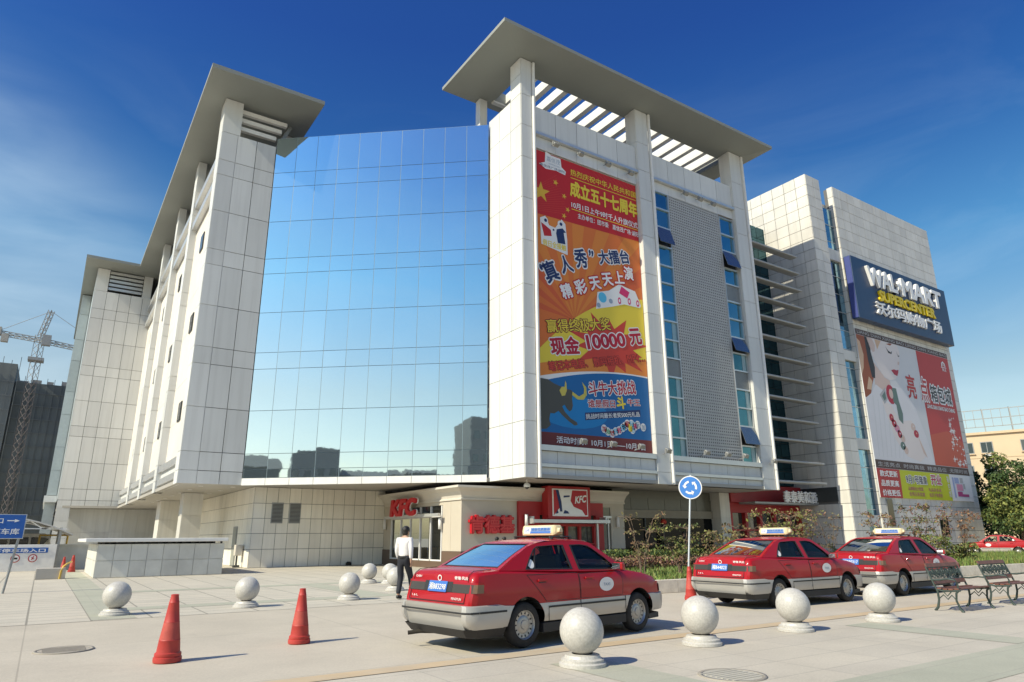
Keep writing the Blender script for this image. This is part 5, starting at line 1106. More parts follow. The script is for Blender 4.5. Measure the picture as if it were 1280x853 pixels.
for i, a in enumerate(((16.5, 15.4, 1.45, 1.0, 13, [0, 1, 3, 0], 'olive leaved shrub just right of the blue round sign pole'), (15.4, 15.9, 1.75, .75, 4, [0, 0, 2], 'thin nearly bare shrub left of the round sign pole'),
        (18.1, 15.2, 1.35, 1.0, 12, [0, 0, 3, 2], 'olive brown shrub behind the second taxi boot'), (19.6, 15.0, 1.5, .9, 8, [0, 2, 2], 'brownish open shrub in front of the stone column'),
        (20.9, 14.9, 1.95, 1.15, 13, [0, 3, 3, 2], 'tall yellowish shrub before the red restaurant'), (22.6, 15.1, 1.95, 1.1, 11, [0, 2, 3, 5], 'tall brownish shrub before the white characters'), (24.6, 15.3, 1.9, .7, 3, [0, 2], 'almost bare pale shrub against the stone wing'),
        (31.7, 17.3, 2.1, .9, 8, [5, 2, 2, 0], 'tall reddish shrub at the foot of the poster wall, left'), (34.1, 16.8, 2.4, .9, 9, [5, 0, 2, 1], 'tall reddish green shrub at the foot of the poster wall, middle'), (35.2, 16.3, 2.45, .8, 8, [5, 2, 0], 'slender dark reddish shrub below the poster, right'),
        (32.0, 16.4, 1.0, 1.5, 20, [0, 3, 1, 3], 'broad green shrub behind the third taxi'), (33.8, 16.0, 1.1, 1.5, 20, [0, 3, 1, 3], 'broad yellowish green shrub left of the far taxi'), (29.5, 16.0, 1.0, 1.0, 14, [0, 1], 'low green shrub behind the third taxi roof'), (35.6, 15.8, .75, 1.1, 16, [1, 3, 0], 'low light green shrub beside the far taxi bonnet'))):
    shrub(*a, 40 + i, leaf=.045 if a[0] < 30 else .06, grp=G_)
CX_, CY_ = 24.0, 14.6
cy = thing('cycad', (24.0, 14.6, .25), 'dark green cycad with arching fronds at the stone wing', 'plant'); m = MB(); q = MB(); q.lathe([(.14, .2), (.16, .4), (.1, .62)], (CX_, CY_, 0), 12); q.build('trunk', 'bark', cy)
for i in range(22):
    a = i * 2.4; l = .95; pts = [Vector((CX_ + math.cos(a) * l * t, CY_ + math.sin(a) * l * t, .6 + .75 * t * (1 + .3 * (i % 3)) - .75 * t * t)) for t in (0, .2, .4, .6, .8, 1)]
    sd = Vector((-math.sin(a), math.cos(a), 0))
    for k in range(5):
        for s_ in (-1, 1):
            for j in (0, .33, .66): p_ = pts[k].lerp(pts[k + 1], j); m.add([p_, p_ + (pts[k + 1] - pts[k]) * .25, p_ + sd * s_ * .17 * (1.1 - k / 6) + (pts[k + 1] - pts[k]) * .5], [(0, 1, 2)])
m.build('fronds', 'leaf_dark', cy)
bl = thing('bollard_light', (27.6, 12.9, .27), 'short dark garden light with white band in the grass by the far taxi', 'garden light')
m = MB(); m.tube((27.6, 12.9, .25), (27.6, 12.9, .62), .085, n=18); m.lathe([(.1, .78), (.105, .84), (.0, .88)], (27.6, 12.9, 0), 18); m.build('post', 'dark_metal', bl); m = MB(); m.tube((27.6, 12.9, .62), (27.6, 12.9, .78), .08, n=18); m.build('lens', 'white_paint', bl)

# ------------------------------------------------------------------ trees at the right
def tree(x, y, h, r, label, seed, n=2600, leaf=.13, mats=(0, 0, 1, 1, 2), base=0, trunk=.16, grp='street trees beyond the wing'):
    rg = random.Random(seed); t = thing('broadleaf_tree', (x, y, base), label, 'tree', grp); q = MB(); m = MB()
    ht = h * .42; tp = Vector((x + rg.gauss(0, .15), y + rg.gauss(0, .15), base + ht)); q.path([(x, y, base - .1), (x + .04, y, base + ht * .5), tp], [trunk, trunk * .8, trunk * .65], 9)
    nb = 15
    for i in range(nb):
        a = 2.4 * i + rg.uniform(-.3, .3); f = (i + .5) / nb; rr = r * (1.0 - .62 * abs(f - .35) ** 1.2) * rg.uniform(.45, .95); e = Vector((x + math.cos(a) * rr, y + math.sin(a) * rr, base + h * (.34 + .60 * f) * rg.uniform(.94, 1.04)))
        q.path([tp - Z * rg.uniform(0, ht * .3), (tp + e) / 2 + Z * .2, e], [trunk * .4, trunk * .26, trunk * .1], 5); k = rg.uniform(.26, .46) * r
        mm = list(mats) if rg.random() < .6 else ([2, 2, 1] if e.x * -.8 + e.z > -.8 * x + base + h * .6 else [0, 0, 1])  # sunward upper clumps get lighter leaves, others darker: sun and shade in the colour
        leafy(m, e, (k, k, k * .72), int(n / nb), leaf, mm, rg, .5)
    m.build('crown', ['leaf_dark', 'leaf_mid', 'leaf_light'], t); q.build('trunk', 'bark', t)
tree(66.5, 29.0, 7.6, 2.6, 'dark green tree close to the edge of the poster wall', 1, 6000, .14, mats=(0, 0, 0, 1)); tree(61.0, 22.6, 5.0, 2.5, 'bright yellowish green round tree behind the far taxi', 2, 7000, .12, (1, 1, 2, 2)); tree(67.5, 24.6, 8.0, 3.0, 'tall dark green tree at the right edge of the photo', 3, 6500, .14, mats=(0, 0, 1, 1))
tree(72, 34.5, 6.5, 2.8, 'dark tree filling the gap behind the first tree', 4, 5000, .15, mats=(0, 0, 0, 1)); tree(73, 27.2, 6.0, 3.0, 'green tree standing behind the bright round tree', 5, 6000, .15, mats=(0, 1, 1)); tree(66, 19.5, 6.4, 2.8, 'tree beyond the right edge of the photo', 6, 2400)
shrub(58.5, 25.6, 3.2, 1.5, 8, [5, 2], 'bare reddish shrub against the corner of the poster wall', 77, .09, .04, 0)
hb = MB(); rgh = random.Random(31)
for _ in range(5200):
    x = rgh.uniform(60, 80); yy = 30 + (x - 60) * -.35 + rgh.uniform(0, 2); zz_ = rgh.uniform(0, 2.2); leafy(hb, (x, yy, zz_), (.3, .3, .3), 1, .14, [0, 0, 1], rgh)
tag(hb.build('undergrowth', ['leaf_dark', 'leaf_mid']), kind='stuff')

# ------------------------------------------------------------------ background buildings
M('apt_wall', (.58, .46, .31), .8, var=.07, vs=.25, dirt=.18, dcol=(.36, .25, .15)); M('apt_trim', (.60, .46, .30), .8); M('net_green_hazed', (.19, .205, .20), .85, var=.16, vs=.25); M('net_dark_hazed', (.165, .185, .18), .85, var=.2, vs=.2); M('crane_red_hazed', (.21, .175, .16), .6); M('crane_grey', (.36, .36, .35), .6); M('apt_glass', (.05, .07, .075), .1, spec=.8)  # netting and crane red are paled: distance haze put into their base colours
ap = thing('apartment_building', (112, 42, 0), 'tan apartment block with many windows and a steel billboard frame on its roof', 'building')
aF = Vector((110.7, 46.2, 0)); aD = (Vector((113.9, 37.2, 0)) - aF).normalized(); aN = Vector((-aD.y, aD.x, 0)); aN = -aN if aN.x > 0 else aN
def ab(u0, u1, d0, d1, z0, z1, m, mi=0): m.obox(aF + aD * (u0 + u1) / 2 + aN * (d0 + d1) / 2 + Z * (z0 + z1) / 2, (aD, aN, Z), ((u1 - u0) / 2, abs(d1 - d0) / 2, (z1 - z0) / 2), mi)
m = MB(); ab(-14, 30, -12, 0, 0, 15.4, m); m.build('wall', 'apt_wall', ap)
m = MB(); ab(-14.2, 30.2, -12.2, .3, 15.41, 15.75, m)
for z in (12.05, 8.75, 5.45): ab(-14, 30, .001, .06, z, z + .18, m)
m.build('cornice_band', 'apt_trim', ap)
rgA = random.Random(8)
for fl_ in range(4):
    for i in range(11):
        u = -12.9 + i * 3.75 + (1.0 if i % 2 else 0); z0 = 12.75 - fl_ * 3.3; w_ = 1.5 if (i + fl_) % 3 else 1.9
        m = MB()
        for b_ in ((u, u + w_, z0, z0 + .1), (u, u + w_, z0 + 1.5, z0 + 1.6), (u, u + .09, z0 + .1, z0 + 1.5), (u + w_ - .09, u + w_, z0 + .1, z0 + 1.5), (u + w_ * .48, u + w_ * .48 + .07, z0 + .1, z0 + 1.5)): ab(b_[0], b_[1], -.03, .08, b_[2], b_[3], m)
        wi = m.build('window', 'grey_metal', ap); m = MB(); ab(u + .05, u + w_ - .05, .002, .03, z0 + .05, z0 + 1.55, m); m.build('pane', 'apt_glass', wi)
        m = MB(); ab(u - .1, u + w_ + .1, .001, .25, z0 - .14, z0 - .02, m); m.build('sill', 'apt_trim', wi)
        if rgA.random() < .25: m = MB(); ab(u + w_ * .3, u + w_ * .75, .05, .5, z0 - .75, z0 - .2, m); m.build('air_conditioner', 'white_paint', ap)
m = MB(); bB = aF + aN * -1
for i in range(13):
    u = -13.5 + i * 3.3; ab(u, u + .14, -1.2, -1.05, 15.7, 19.2, m); m.bar(aF + aD * u + aN * -1.1 + Z * 19.3, aF + aD * u + aN * -3.2 + Z * 15.7, .1, .1)
    for k in range(2): ab(u + 1.1 * (k + 1), u + 1.1 * (k + 1) + .07, -1.15, -1.08, 16.6, 19.1, m)
for z in (16.6, 17.8, 19.1): ab(-13.5, 26.3, -1.2, -1.08, z, z + .1, m)
m.build('billboard_frame', 'grey_metal', ap)
un = thing('unfinished_building', (-20, 125, 0), 'dark building shell wrapped in green scaffold netting at far left', 'building')
def ub_(x0, x1, y0, y1, z0, z1, mat, nm): m = MB(); m.box(x0, x1, y0, y1, z0, z1); return m.build(nm, mat, un)
ub_(-60, -6.2, 111, 140, 0, 24.4, 'net_green_hazed', 'netting'); ub_(-6.15, 14, 112, 140, 0, 22.2, 'net_dark_hazed', 'netting')
m = MB(); rgU = random.Random(2)
for i in range(24): x = -6 + i * .85; m.box(x, x + .06, 111.8, 111.88, 0, 22.3 + rgU.uniform(0, .8))
for i in range(20): x = -24 + i * .95; m.box(x, x + .06, 110.7, 110.78, 0, 24.5 + rgU.uniform(0, .9))
for k in range(12): m.box(-6.1, 14, 111.75, 111.83, 1.8 * k + 1, 1.8 * k + 1.06); m.box(-40, -6.2, 110.65, 110.73, 1.9 * k + 1, 1.9 * k + 1.06)
m.build('scaffold_poles', 'net_green_hazed', un)
m = MB()
for i in range(12): x = -6 + i * 1.7; m.box(x, x + 1.0 * rgU.random() + .3, 112.2, 113, 22.2, 22.35 + .5 * rgU.random())
m.build('roof_clutter', 'crane_grey', un)
kr = thing('tower_crane', (-3.4, 125, 0), 'tower crane with red lattice mast and grey jib above the netted building', 'crane')
def lattice(m, p, q, w, n, r=.09):
    p = Vector(p); q = Vector(q); d = (q - p).normalized(); a = d.orthogonal().normalized(); b = d.cross(a); cs = [(1, 1), (1, -1), (-1, -1), (-1, 1)]
    pts = [[p.lerp(q, i / n) + a * c[0] * w + b * c[1] * w for c in cs] for i in range(n + 1)]
    for k in range(4):
        m.bar(pts[0][k], pts[n][k], r * 2, r * 2)
        for i in range(n): m.bar(pts[i][k], pts[i + 1][(k + 1) % 4], r * 1.3, r * 1.3)
cX, cY = -4.3, 125
m = MB(); lattice(m, (cX, 110.3, 0), (cX + .0, 110.3, 22.5), .42, 20, .026); kr.location = (cX, 110.3, 0); cY = 110.3
m.build('mast', 'crane_red_hazed', kr)
m = MB(); lattice(m, (cX, cY, 22.5), (cX, cY, 28.6), .42, 6, .035); m.box(cX - .9, cX + .9, cY - .9, cY + .9, 24.9, 25.3); m.build('upper_mast', 'crane_grey', kr)
m = MB(); lattice(m, (cX - 5.2, cY + .5, 28.4), (cX, cY, 27.9), .24, 7, .045); lattice(m, (cX, cY, 27.9), (cX + 16, cY - 1.5, 25.6), .24, 20, .045); m.build('jib', 'crane_grey', kr)
m = MB(); lattice(m, (cX, cY, 28.4), (cX + .7, cY, 32.3), .26, 5, .045); m.build('tower_head', 'crane_grey', kr)
m = MB(); m.box(cX - 5.6, cX - 4.4, cY, cY + 1.2, 28.1, 29.1); m.box(cX - 4.3, cX - 3.5, cY, cY + .9, 27.2, 28.2); m.build('counterweight', 'concrete', kr)
m = MB(); m.box(cX + .3, cX + 1.3, cY - 1.6, cY - .6, 27.0, 28.4); m.build('cab', 'crane_grey', kr)
m = MB(); m.tube((cX + .7, cY, 32.2), (cX - 4.6, cY + .5, 28.7), .035, n=5); m.tube((cX + .7, cY, 32.2), (cX + 9, cY - .8, 26.9), .035, n=5); m.build('stay_cables', 'crane_grey', kr)
M('far_dark', (.10, .105, .10), .85, var=.12, vs=.1); M('far_mid', (.20, .20, .19), .85, var=.12, vs=.1)
def far_block(c, w, d, h, label, mat, roof=0, n=4):
    t = thing('city_block', (*c, 0), label, 'building', 'buildings mirrored in the glass front'); ax = Vector((.39, -.92, 0)).normalized(); ay = Vector((-ax.y, ax.x, 0))
    m = MB(); m.obox(Vector((*c, h / 2)), (ax, ay, Z), (w / 2, d / 2, h / 2)); m.build('wall', mat, t)
    if roof: 
        m = MB(); o = Vector((*c, h)); v = [o + ax * (w / 2 + .3) * i + ay * (d / 2 + .3) * j for i, j in ((-1, -1), (1, -1), (1, 1), (-1, 1))] + [o + ax * -w / 2 * .9 + Z * roof, o + ax * w / 2 * .9 + Z * roof]; m.add(v, [(0, 1, 5, 4), (2, 3, 4, 5), (1, 2, 5), (3, 0, 4)]); m.build('roof', 'far_dark', t)
    for fl_ in range(max(1, int(h / 3.3))):
        for i in range(n):
            for s_ in (1,):
                q = MB(); q.obox(Vector((*c, 1.9 + fl_ * 3.3)) + ax * (-w / 2 + w * (i + .5) / n) + ay * (d / 2 + .02), (ax, ay, Z), (w / n * .28, .03, .7)); q.build('window', 'apt_glass', t)
def along(t): return (-79 + 21 * t, 15 - 34 * t)
for a in ((along(.40), 6.2, 12, 12.6, 'dark hall with a pitched roof mirrored at the left foot of the glass', 'far_dark', 2.4), (along(.62), 7.4, 12, 16.0, 'half built grey block mirrored left of centre in the glass', 'far_mid', 0), (along(.86), 11, 10, 11.6, 'long low dark block mirrored in the middle of the glass', 'far_dark', 1.4), (along(1.13), 10, 10, 12.0, 'low dark block mirrored right of centre in the glass', 'far_dark', 1.0), (along(1.37), 8, 10, 21.5, 'tall dark block mirrored at the right foot of the glass', 'far_mid', 0)):
    far_block(*a)
# ------------------------------------------------------------------ taxis
M('car_red', (0.36, 0.006, 0.010), .42, coat=.45, spec=.25, var=.05, vs=1.5, dirt=.10, dcol=(.22, .03, .025)); M('car_silver', (.47, .46, .435), .38, .35, var=.05, vs=2, dirt=.3, dcol=(.36, .31, .25)); M('car_black', (.018, .018, .019), .6, var=.2, vs=4); M('rubber', (.022, .021, .02), .8, var=.2, vs=10, dirt=.3, dcol=(.09, .08, .065)); M('rim_steel', (.42, .41, .39), .4, .6, var=.1, vs=6, dirt=.3, dcol=(.2, .17, .13)); M('lamp_smoke', (.055, .045, .035), .25, coat=.3, spec=.3); M('lamp_red', (.30, .008, .012), .25, coat=.3, spec=.3); M('lamp_amber', (.16, .10, .065), .25, coat=.3, spec=.3); M('plate_blue', (.05, .16, .50), .4); M('interior', (.05, .05, .048), .85); M('seat_cover', (.40, .38, .34), .85); M('cream_plastic', (.66, .56, .34), .4); M('decal_white', (.76, .76, .75), .5); M('head_lens', (.6, .62, .62), .1, coat=.5); M('soot', (.03, .026, .02), .9)
def itp(tab, x):
    if x <= tab[0][0]: return tab[0][1]
    for (x0, y0), (x1, y1) in zip(tab, tab[1:]):
        if x <= x1:
            t = (x - x0) / (x1 - x0); return y0 + (y1 - y0) * t
    return tab[-1][1]
HW = [(-2.15, .745), (-2.12, .785), (-2.05, .808), (-1.9, .82), (-1.4, .83), (-.6, .835), (.3, .835), (1.1, .828), (1.6, .805), (1.85, .77), (2.0, .70), (2.06, .63), (2.10, .52)]
DK = [(-2.15, .93), (-2.12, .962), (-2.05, .985), (-1.9, .998), (-1.62, 1.012), (-1.2, 1.0), (-.3, .965), (.6, .945), (.95, .94), (1.2, .915), (1.5, .875), (1.8, .815), (1.98, .755), (2.06, .705), (2.10, .64)]
XR, XF, WR = -1.17, 1.30, .292
def side_y(x, z):
    w = itp(HW, x); zd = itp(DK, x); p_ = [(.46, .985), (.56, 1.0), (.70, 1.0), (min(.82, zd - .1), .982), (zd - .045, .95), (zd - .01, .905)]
    return w * itp(p_, z)
def shear(x, z):
    if x < -1.9: return .11 * max(0, z - .60) / .4 * min(1, (-1.9 - x) / .23)
    if x > 1.8: return -.10 * max(0, z - .5) / .3 * min(1, (x - 1.8) / .28)
    return 0
def bool_cut(mb, mats, cuts):
    me = bpy.data.meshes.new('a'); me.from_pydata([tuple(v) for v in mb.v], [], mb.f); me.polygons.foreach_set('material_index', mb.m)
    for k in mats: me.materials.append(mat_get(k))
    o = bpy.data.objects.new('a', me); COL.objects.link(o); cs = []
    for c in cuts:
        cm = bpy.data.meshes.new('c'); cm.from_pydata([tuple(v) for v in c.v], [], c.f); cm.polygons.foreach_set('material_index', [len(mats) - 1] * len(c.f))
        for k in mats: cm.materials.append(mat_get(k))
        co = bpy.data.objects.new('c', cm); COL.objects.link(co); cs.append(co); b = o.modifiers.new('b', 'BOOLEAN'); b.operation = 'DIFFERENCE'; b.solver = 'EXACT'; b.object = co
    dg = bpy.context.evaluated_depsgraph_get(); m2 = bpy.data.meshes.new_from_object(o.evaluated_get(dg)); r = MB()
    r.v = [v.co.copy() for v in m2.vertices]; r.f = [tuple(p_.vertices) for p_ in m2.polygons]; r.m = [p_.material_index for p_ in m2.polygons]; r.s = [False] * len(r.f)
    for q in [o, *cs]: bpy.data.objects.remove(q)
    return r
def arches(r):
    out = []
    for x in (XR, XF):
        for s_ in (-1, 1): c = MB(); c.tube((x, s_ * .50, WR + .01), (x, s_ * 1.1, WR + .01), r, n=36); c.s = [False] * len(c.f); out.append(c)
    return out
def refine(tab, lo, hi, step):
    xs = sorted(set([t[0] for t in tab if lo <= t[0] <= hi] + [lo + i * step for i in range(int((hi - lo) / step) + 1)] + [hi])); out = [xs[0]]
    for x in xs[1:]:
        if x - out[-1] > .008: out.append(x)
    return out
def make_taxi():
    t = thing('taxi', (0, 0, 0), '', 'taxi', 'red and silver taxis')
    xs = refine(HW, -2.15, 2.10, .12)
    for e in (-1.50, -1.49, .93, .94): xs.append(e)
    xs = sorted(xs); rows = []
    for x in xs:
        w = itp(HW, x); zd = itp(DK, x); tub = -1.495 < x < .935; h = []
        for z, f in ((.47, .975), (.56, 1.0), (.64, 1.002), (.72, 1.0), (min(.80, zd - .1), .987), (zd - .045, .952), (zd - .010, .905)): h.append((w * f, z))
        if tub: h += [(w * .86, zd - .012), (w * .83, .60), (w * .4, .55)]
        else: h += [(w * .80, zd + .004), (w * .62, zd + .014), (w * .35, zd + .022)]
        ring = [(x + shear(x, z), -y, z) for y, z in h] + [(x + shear(x, h[-1][1] + .0), 0, h[-1][1] + (.004 if not tub else 0))] + [(x + shear(x, z), y, z) for y, z in reversed(h)]
        rows.append(ring)
    m = MB(); m.grid(rows, 0, True); m.add(rows[0], [tuple(range(len(rows[0])))]); m.add(rows[-1], [tuple(range(len(rows[0]) - 1, -1, -1))])
    for i, f in enumerate(m.f):
        c = sum((m.v[k] for k in f), Vector()) / len(f)
        if -1.5 < c.x < .94 and abs(c.y) < itp(HW, c.x) * .865 and c.z > .4 and len(f) == 4 and not abs(c.z - .47) < .01: m.m[i] = 1
    bm_ = bmesh.new(); tmp = bpy.data.meshes.new('t'); tmp.from_pydata([tuple(v) for v in m.v], [], m.f); tmp.polygons.foreach_set('material_index', m.m); bm_.from_mesh(tmp); bmesh.ops.remove_doubles(bm_, verts=bm_.verts, dist=1e-5); bmesh.ops.recalc_face_normals(bm_, faces=bm_.faces); bm_.to_mesh(tmp); bm_.free()
    m = MB(); m.v = [v.co.copy() for v in tmp.vertices]; m.f = [tuple(p_.vertices) for p_ in tmp.polygons]; m.m = [p_.material_index for p_ in tmp.polygons]; m.s = [False] * len(m.f)
    body = bool_cut(m, ['car_red', 'interior', 'car_black'], arches(.352)).build('body', ['car_red', 'interior', 'car_black'], t, sharp=32)
    # silver lower body with bumpers
    xs2 = [-2.215, -2.20, -2.15] + [x for x in refine(HW, -2.05, 2.0, .12)] + [2.06, 2.12, 2.16]
    HB = [(-2.215, .70), (-2.20, .775), (-2.15, .82), (-2.05, .845), (-1.8, .855), (-1.5, .855), (-1.45, .842), (1.0, .842), (1.05, .842), (1.6, .828), (1.85, .80), (2.0, .74), (2.06, .69), (2.12, .56), (2.16, .40)]
    tuck = lambda x, z: (.10 * max(0, (.42 - z) / .14) ** 1.6 + .012 * max(0, (z - .5) / .08)) if x < -2.1 else ((-.06 * max(0, (.42 - z) / .14) ** 1.6) if x > 2.0 else 0)
    rows = []
    for x in xs2:
        w = itp(HB, x); b = 1 if x < -1.5 else 0; zt = .585 if x < -1.62 else (.565 if x < 1.7 else .555); zb = .31 if -1.5 < x < 1.0 else .29
        h = [(w * .80, zb - .02), (w * .955, zb + .005), (w * .985, zb + .06), (w, .42), (w, .50), (w - .006, zt - .012), (w - .03, zt), (w * .7, zt - .002)]
        rows.append([(x + tuck(x, z), -y, z) for y, z in h] + [(x + tuck(x, z), y, z) for y, z in reversed(h)])
    m = MB(); m.grid(rows, 0, True); m.add(rows[0], [tuple(range(len(rows[0])))]); m.add(rows[-1], [tuple(range(len(rows[0]) - 1, -1, -1))])
    low = bool_cut(m, ['car_silver', 'car_black'], arches(.345)).build('lower_body', ['car_silver', 'car_black'], t, sharp=32)
    m = MB()                                                      # rear skirt, sills, underbody
    m.grid([[(-2.19, -.70, .30), (-2.03, -.81, .30), (-1.54, -.82, .30)], [(-2.10, -.66, .19), (-1.98, -.74, .185), (-1.56, -.76, .18)]]); m.grid([[(-2.19, .70, .30), (-2.19, -.70, .30)], [(-2.10, .66, .19), (-2.10, -.66, .19)]]); m.grid([[(-1.54, .82, .30), (-2.03, .81, .30), (-2.19, .70, .30)], [(-1.56, .76, .18), (-1.98, .74, .185), (-2.10, .66, .19)]]); m.prism([(-2.10, -.66), (-1.98, -.74), (-1.56, -.76), (-1.56, .76), (-1.98, .74), (-2.10, .66)], .195, .21); m.box(-.84, .97, -.805, .805, .17, .295); m.prism([(1.62, -.74), (1.98, -.66), (2.08, -.45), (2.08, .45), (1.98, .66), (1.62, .74)], .16, .24); m.box(-1.9, 1.9, -.48, .48, .20, .5); m.build('underbody', 'car_black', t, bevel=.02)
    m = MB(); m.path([(-1.7, -.0, .20), (-2.0, .30, .19), (-2.1, .42, .19), (-2.26, .50, .175)], .028, 10); m.build('exhaust_pipe', 'soot', t)
    # rub strips
    m = MB()
    for s_ in (-1, 1): m.box(-.76, .93, s_ * .842 - .012, s_ * .842 + .012, .488, .512); m.box(-2.02, -1.56, s_ * .852 - .008, s_ * .852 + .01, .488, .512)
    pts = [(-2.03, -.855), (-2.15, -.824), (-2.205, -.77), (-2.222, -.69), (-2.222, .69), (-2.205, .77), (-2.15, .824), (-2.03, .855)]
    m.grid([[(x, y, .488) for x, y in pts], [(x - .003, y * 1.003, .50) for x, y in pts], [(x, y, .512) for x, y in pts]]); m.build('rub_strips', 'car_black', t)
    # greenhouse
    def gp(x, z, s_, d=0.0):
        b = .775 - .022 * max(0, (x - .2)) ** 2 - .03 * max(0, (-x - 1.0)) ** 2; y = b - (z - .95) / .42 * .195 - .03 * max(0, x - .1) ** 2; return Vector((x, s_ * (y + d), z))
    outer = [(-1.62, 1.0), (-1.40, 1.105), (-1.14, 1.235), (-.98, 1.305), (-.82, 1.348), (-.45, 1.375), (0, 1.383), (.25, 1.372), (.38, 1.345), (.6, 1.225), (.85, 1.075), (1.07, .935), (.9, .925), (0, .945), (-1.0, .98)]
    w_r = [(-1.13, 1.005), (-.99, 1.16), (-.87, 1.27), (-.79, 1.305), (-.36, 1.325), (-.24, 1.32), (-.20, .985)]; w_f = [(-.055, .975), (-.09, 1.32), (.14, 1.325), (.30, 1.305), (.40, 1.26), (.63, 1.115), (.80, .985), (.80, .957)]
    def shrink(poly, d):
        c = (sum(p_[0] for p_ in poly) / len(poly), sum(p_[1] for p_ in poly) / len(poly)); return [(c[0] + (p_[0] - c[0]) * (1 - d), c[1] + (p_[1] - c[1]) * (1 - d)) for p_ in poly]
    m = MB(); mg = []
    for s_ in (-1, 1):
        vs, fs = fill2d(outer, [w_r, w_f], .016); m.add([gp(v.x, v.y, s_, v.z) for v in vs], fs)
        for wp in (w_r, w_f): mk = MB(); vs, fs = fill2d([(p_[0], p_[1]) for p_ in shrink(wp, -.02)], [shrink(wp, .06)], .006); mk.add([gp(v.x, v.y, s_, v.z + .014) for v in vs], fs); mk.build('window_seal', 'car_black', t)
        mk = MB(); vs, fs = fill2d([(-.965, 1.0), (-.94, 1.0), (-.815, 1.30), (-.84, 1.29)], (), .006); mk.add([gp(v.x, v.y, s_, v.z + .006) for v in vs], fs); mk.build('quarter_bar', 'car_black', t)
        for wp in (w_r, w_f): g_ = MB(); vs, fs = fill2d(shrink(wp, -.01)); g_.add([gp(v.x, v.y, s_, -.004) for v in vs], fs); mg.append(g_)
    side = m.build('side_frame', 'car_red', t)
    for g_ in mg: g_.build('side_window', 'car_glass', t)
    rows = []                                                     # roof skin
    RZ_ = [(-.86, 1.352), (-.82, 1.362), (-.6, 1.395), (-.3, 1.415), (0, 1.42), (.2, 1.412), (.33, 1.39), (.39, 1.365)]
    for x, zc_ in RZ_:
        e = gp(x, min(1.372, zc_ - .012), 1, .014); ye, ze = e.y, min(e.z + .008, zc_ - .006); rows.append([Vector((x - .05 * (k * k) * (1 if x < -.75 else (-1 if x > .28 else 0)) * -1, ye * k, zc_ - (zc_ - ze) * abs(k) ** 3)) for k in [i / 8 - 1 for i in range(17)]])
    m = MB(); m.grid(rows, 0, False, True); m.build('roof', 'car_red', t)
    m = MB(); m.grid([[v - Z * .03 for v in r] for r in rows], 0, False, True); m.build('headliner', 'seat_cover', t)
    def pane(xb, zb, yb, xt, zt, yt, bow, name, rim):
        def pp(u, v): 
            y = (yb + (yt - yb) * v) * u; return Vector((xb + (xt - xb) * v + bow * (u * u) - bow * .0, y, zb + (zt - zb) * v + .02 * math.sin(math.pi * v)))
        U_ = [i / 8 - 1 for i in range(17)]; V_ = [i / 8 for i in range(9)]
        fr = MB(); sgn = 1 if xb > 0 else -1; e = Vector((0.004 * sgn, 0, .004))
        m = MB(); ins = [[pp(u * .9, .06 + v * .88) for u in U_] for v in V_]; m.grid(ins, 0, False, True); m.build(name, 'car_glass', t)
        for ur in ((-1, -.895), (.895, 1)): fr.grid([[pp(ur[0] + (ur[1] - ur[0]) * k / 3, v) + e for k in range(4)] for v in V_], 0, False, True)
        for vr in ((0, .075), (.925, 1)): fr.grid([[pp(u, vr[0] + (vr[1] - vr[0]) * k / 3) + e * .9 for u in U_] for k in range(4)], 1 if rim else 0, False, True)
        fr.build(name + '_frame', ['car_red', 'car_black'], t)
        sl_ = MB()
        for ur in ((-.905, -.88), (.88, .905)): sl_.grid([[pp(ur[0] + (ur[1] - ur[0]) * k / 2, .05 + v * .9) + e * 1.4 for k in range(3)] for v in V_])
        for vr in ((.065, .095), (.905, .935)): sl_.grid([[pp(u * .9, vr[0] + (vr[1] - vr[0]) * k / 2) + e * 1.4 for u in U_] for k in range(3)])
        sl_.build(name + '_seal', 'car_black', t)
    pane(-1.66, 1.005, .745, -.84, 1.358, .575, .05, 'rear_window', False); pane(1.12, .925, .74, .375, 1.37, .56, -.08, 'windscreen', True)
    # boot lid seam, lamps, plate panel
    bx = lambda z: -2.152 + shear(-2.15, z)
    for y0, y1 in ((-.80, -.34), (.34, .80)):
        m = MB(); s_ = -1 if y0 < 0 else 1
        path = [(-2.158, .335), (-2.158, .60), (-2.156, .70), (-2.135, .775), (-2.07, .822), (-1.955, .838)]
        rows = [[(x + shear(max(x, -2.15), z) * (1 if abs(y) < .8 else .7), s_ * y, z) for x, y in path] for z in (.735, .76, .80, .84, .865)]
        if s_ < 0: rows = [list(reversed(r)) for r in rows]
        k0 = len(m.f); m.grid(rows, 0)
        for i in range(k0, len(m.f)):
            c = sum((m.v[k] for k in m.f[i]), Vector()) / 4
            m.m[i] = 1 if c.z > .825 else (0 if abs(c.y) < .765 else 2)
        m.build('tail_lamp', ['lamp_smoke', 'lamp_red', 'lamp_amber'], t)
    m = MB(); m.grid([[(bx(z) - .008, y, z) for y in (-.335, .335)] for z in (.735, .865)]); m.build('plate_recess', 'car_black', t)
    m = MB()
    def seam(pts, wv=.0035):
        for a, b in zip(pts, pts[1:]): m.bar(a, b, wv * 2, wv * 2)
    seam([(bx(.60) - .002, -.66, .615), (bx(.73) - .003, -.66, .73)]); seam([(bx(.60) - .002, .66, .615), (bx(.73) - .003, .66, .73)]); seam([(bx(.87) - .002, -.66, .87), (bx(.95) - .004, -.65, .955), (-1.98, -.65, 1.006), (-1.68, -.655, 1.02)]); seam([(bx(.87) - .002, .66, .87), (bx(.95) - .004, .65, .955), (-1.98, .65, 1.006), (-1.68, .655, 1.02)]); seam([(bx(.6) - .002, -.66, .615), (bx(.6) - .002, .66, .615)])
    m.build('boot_gap', 'car_black', t)
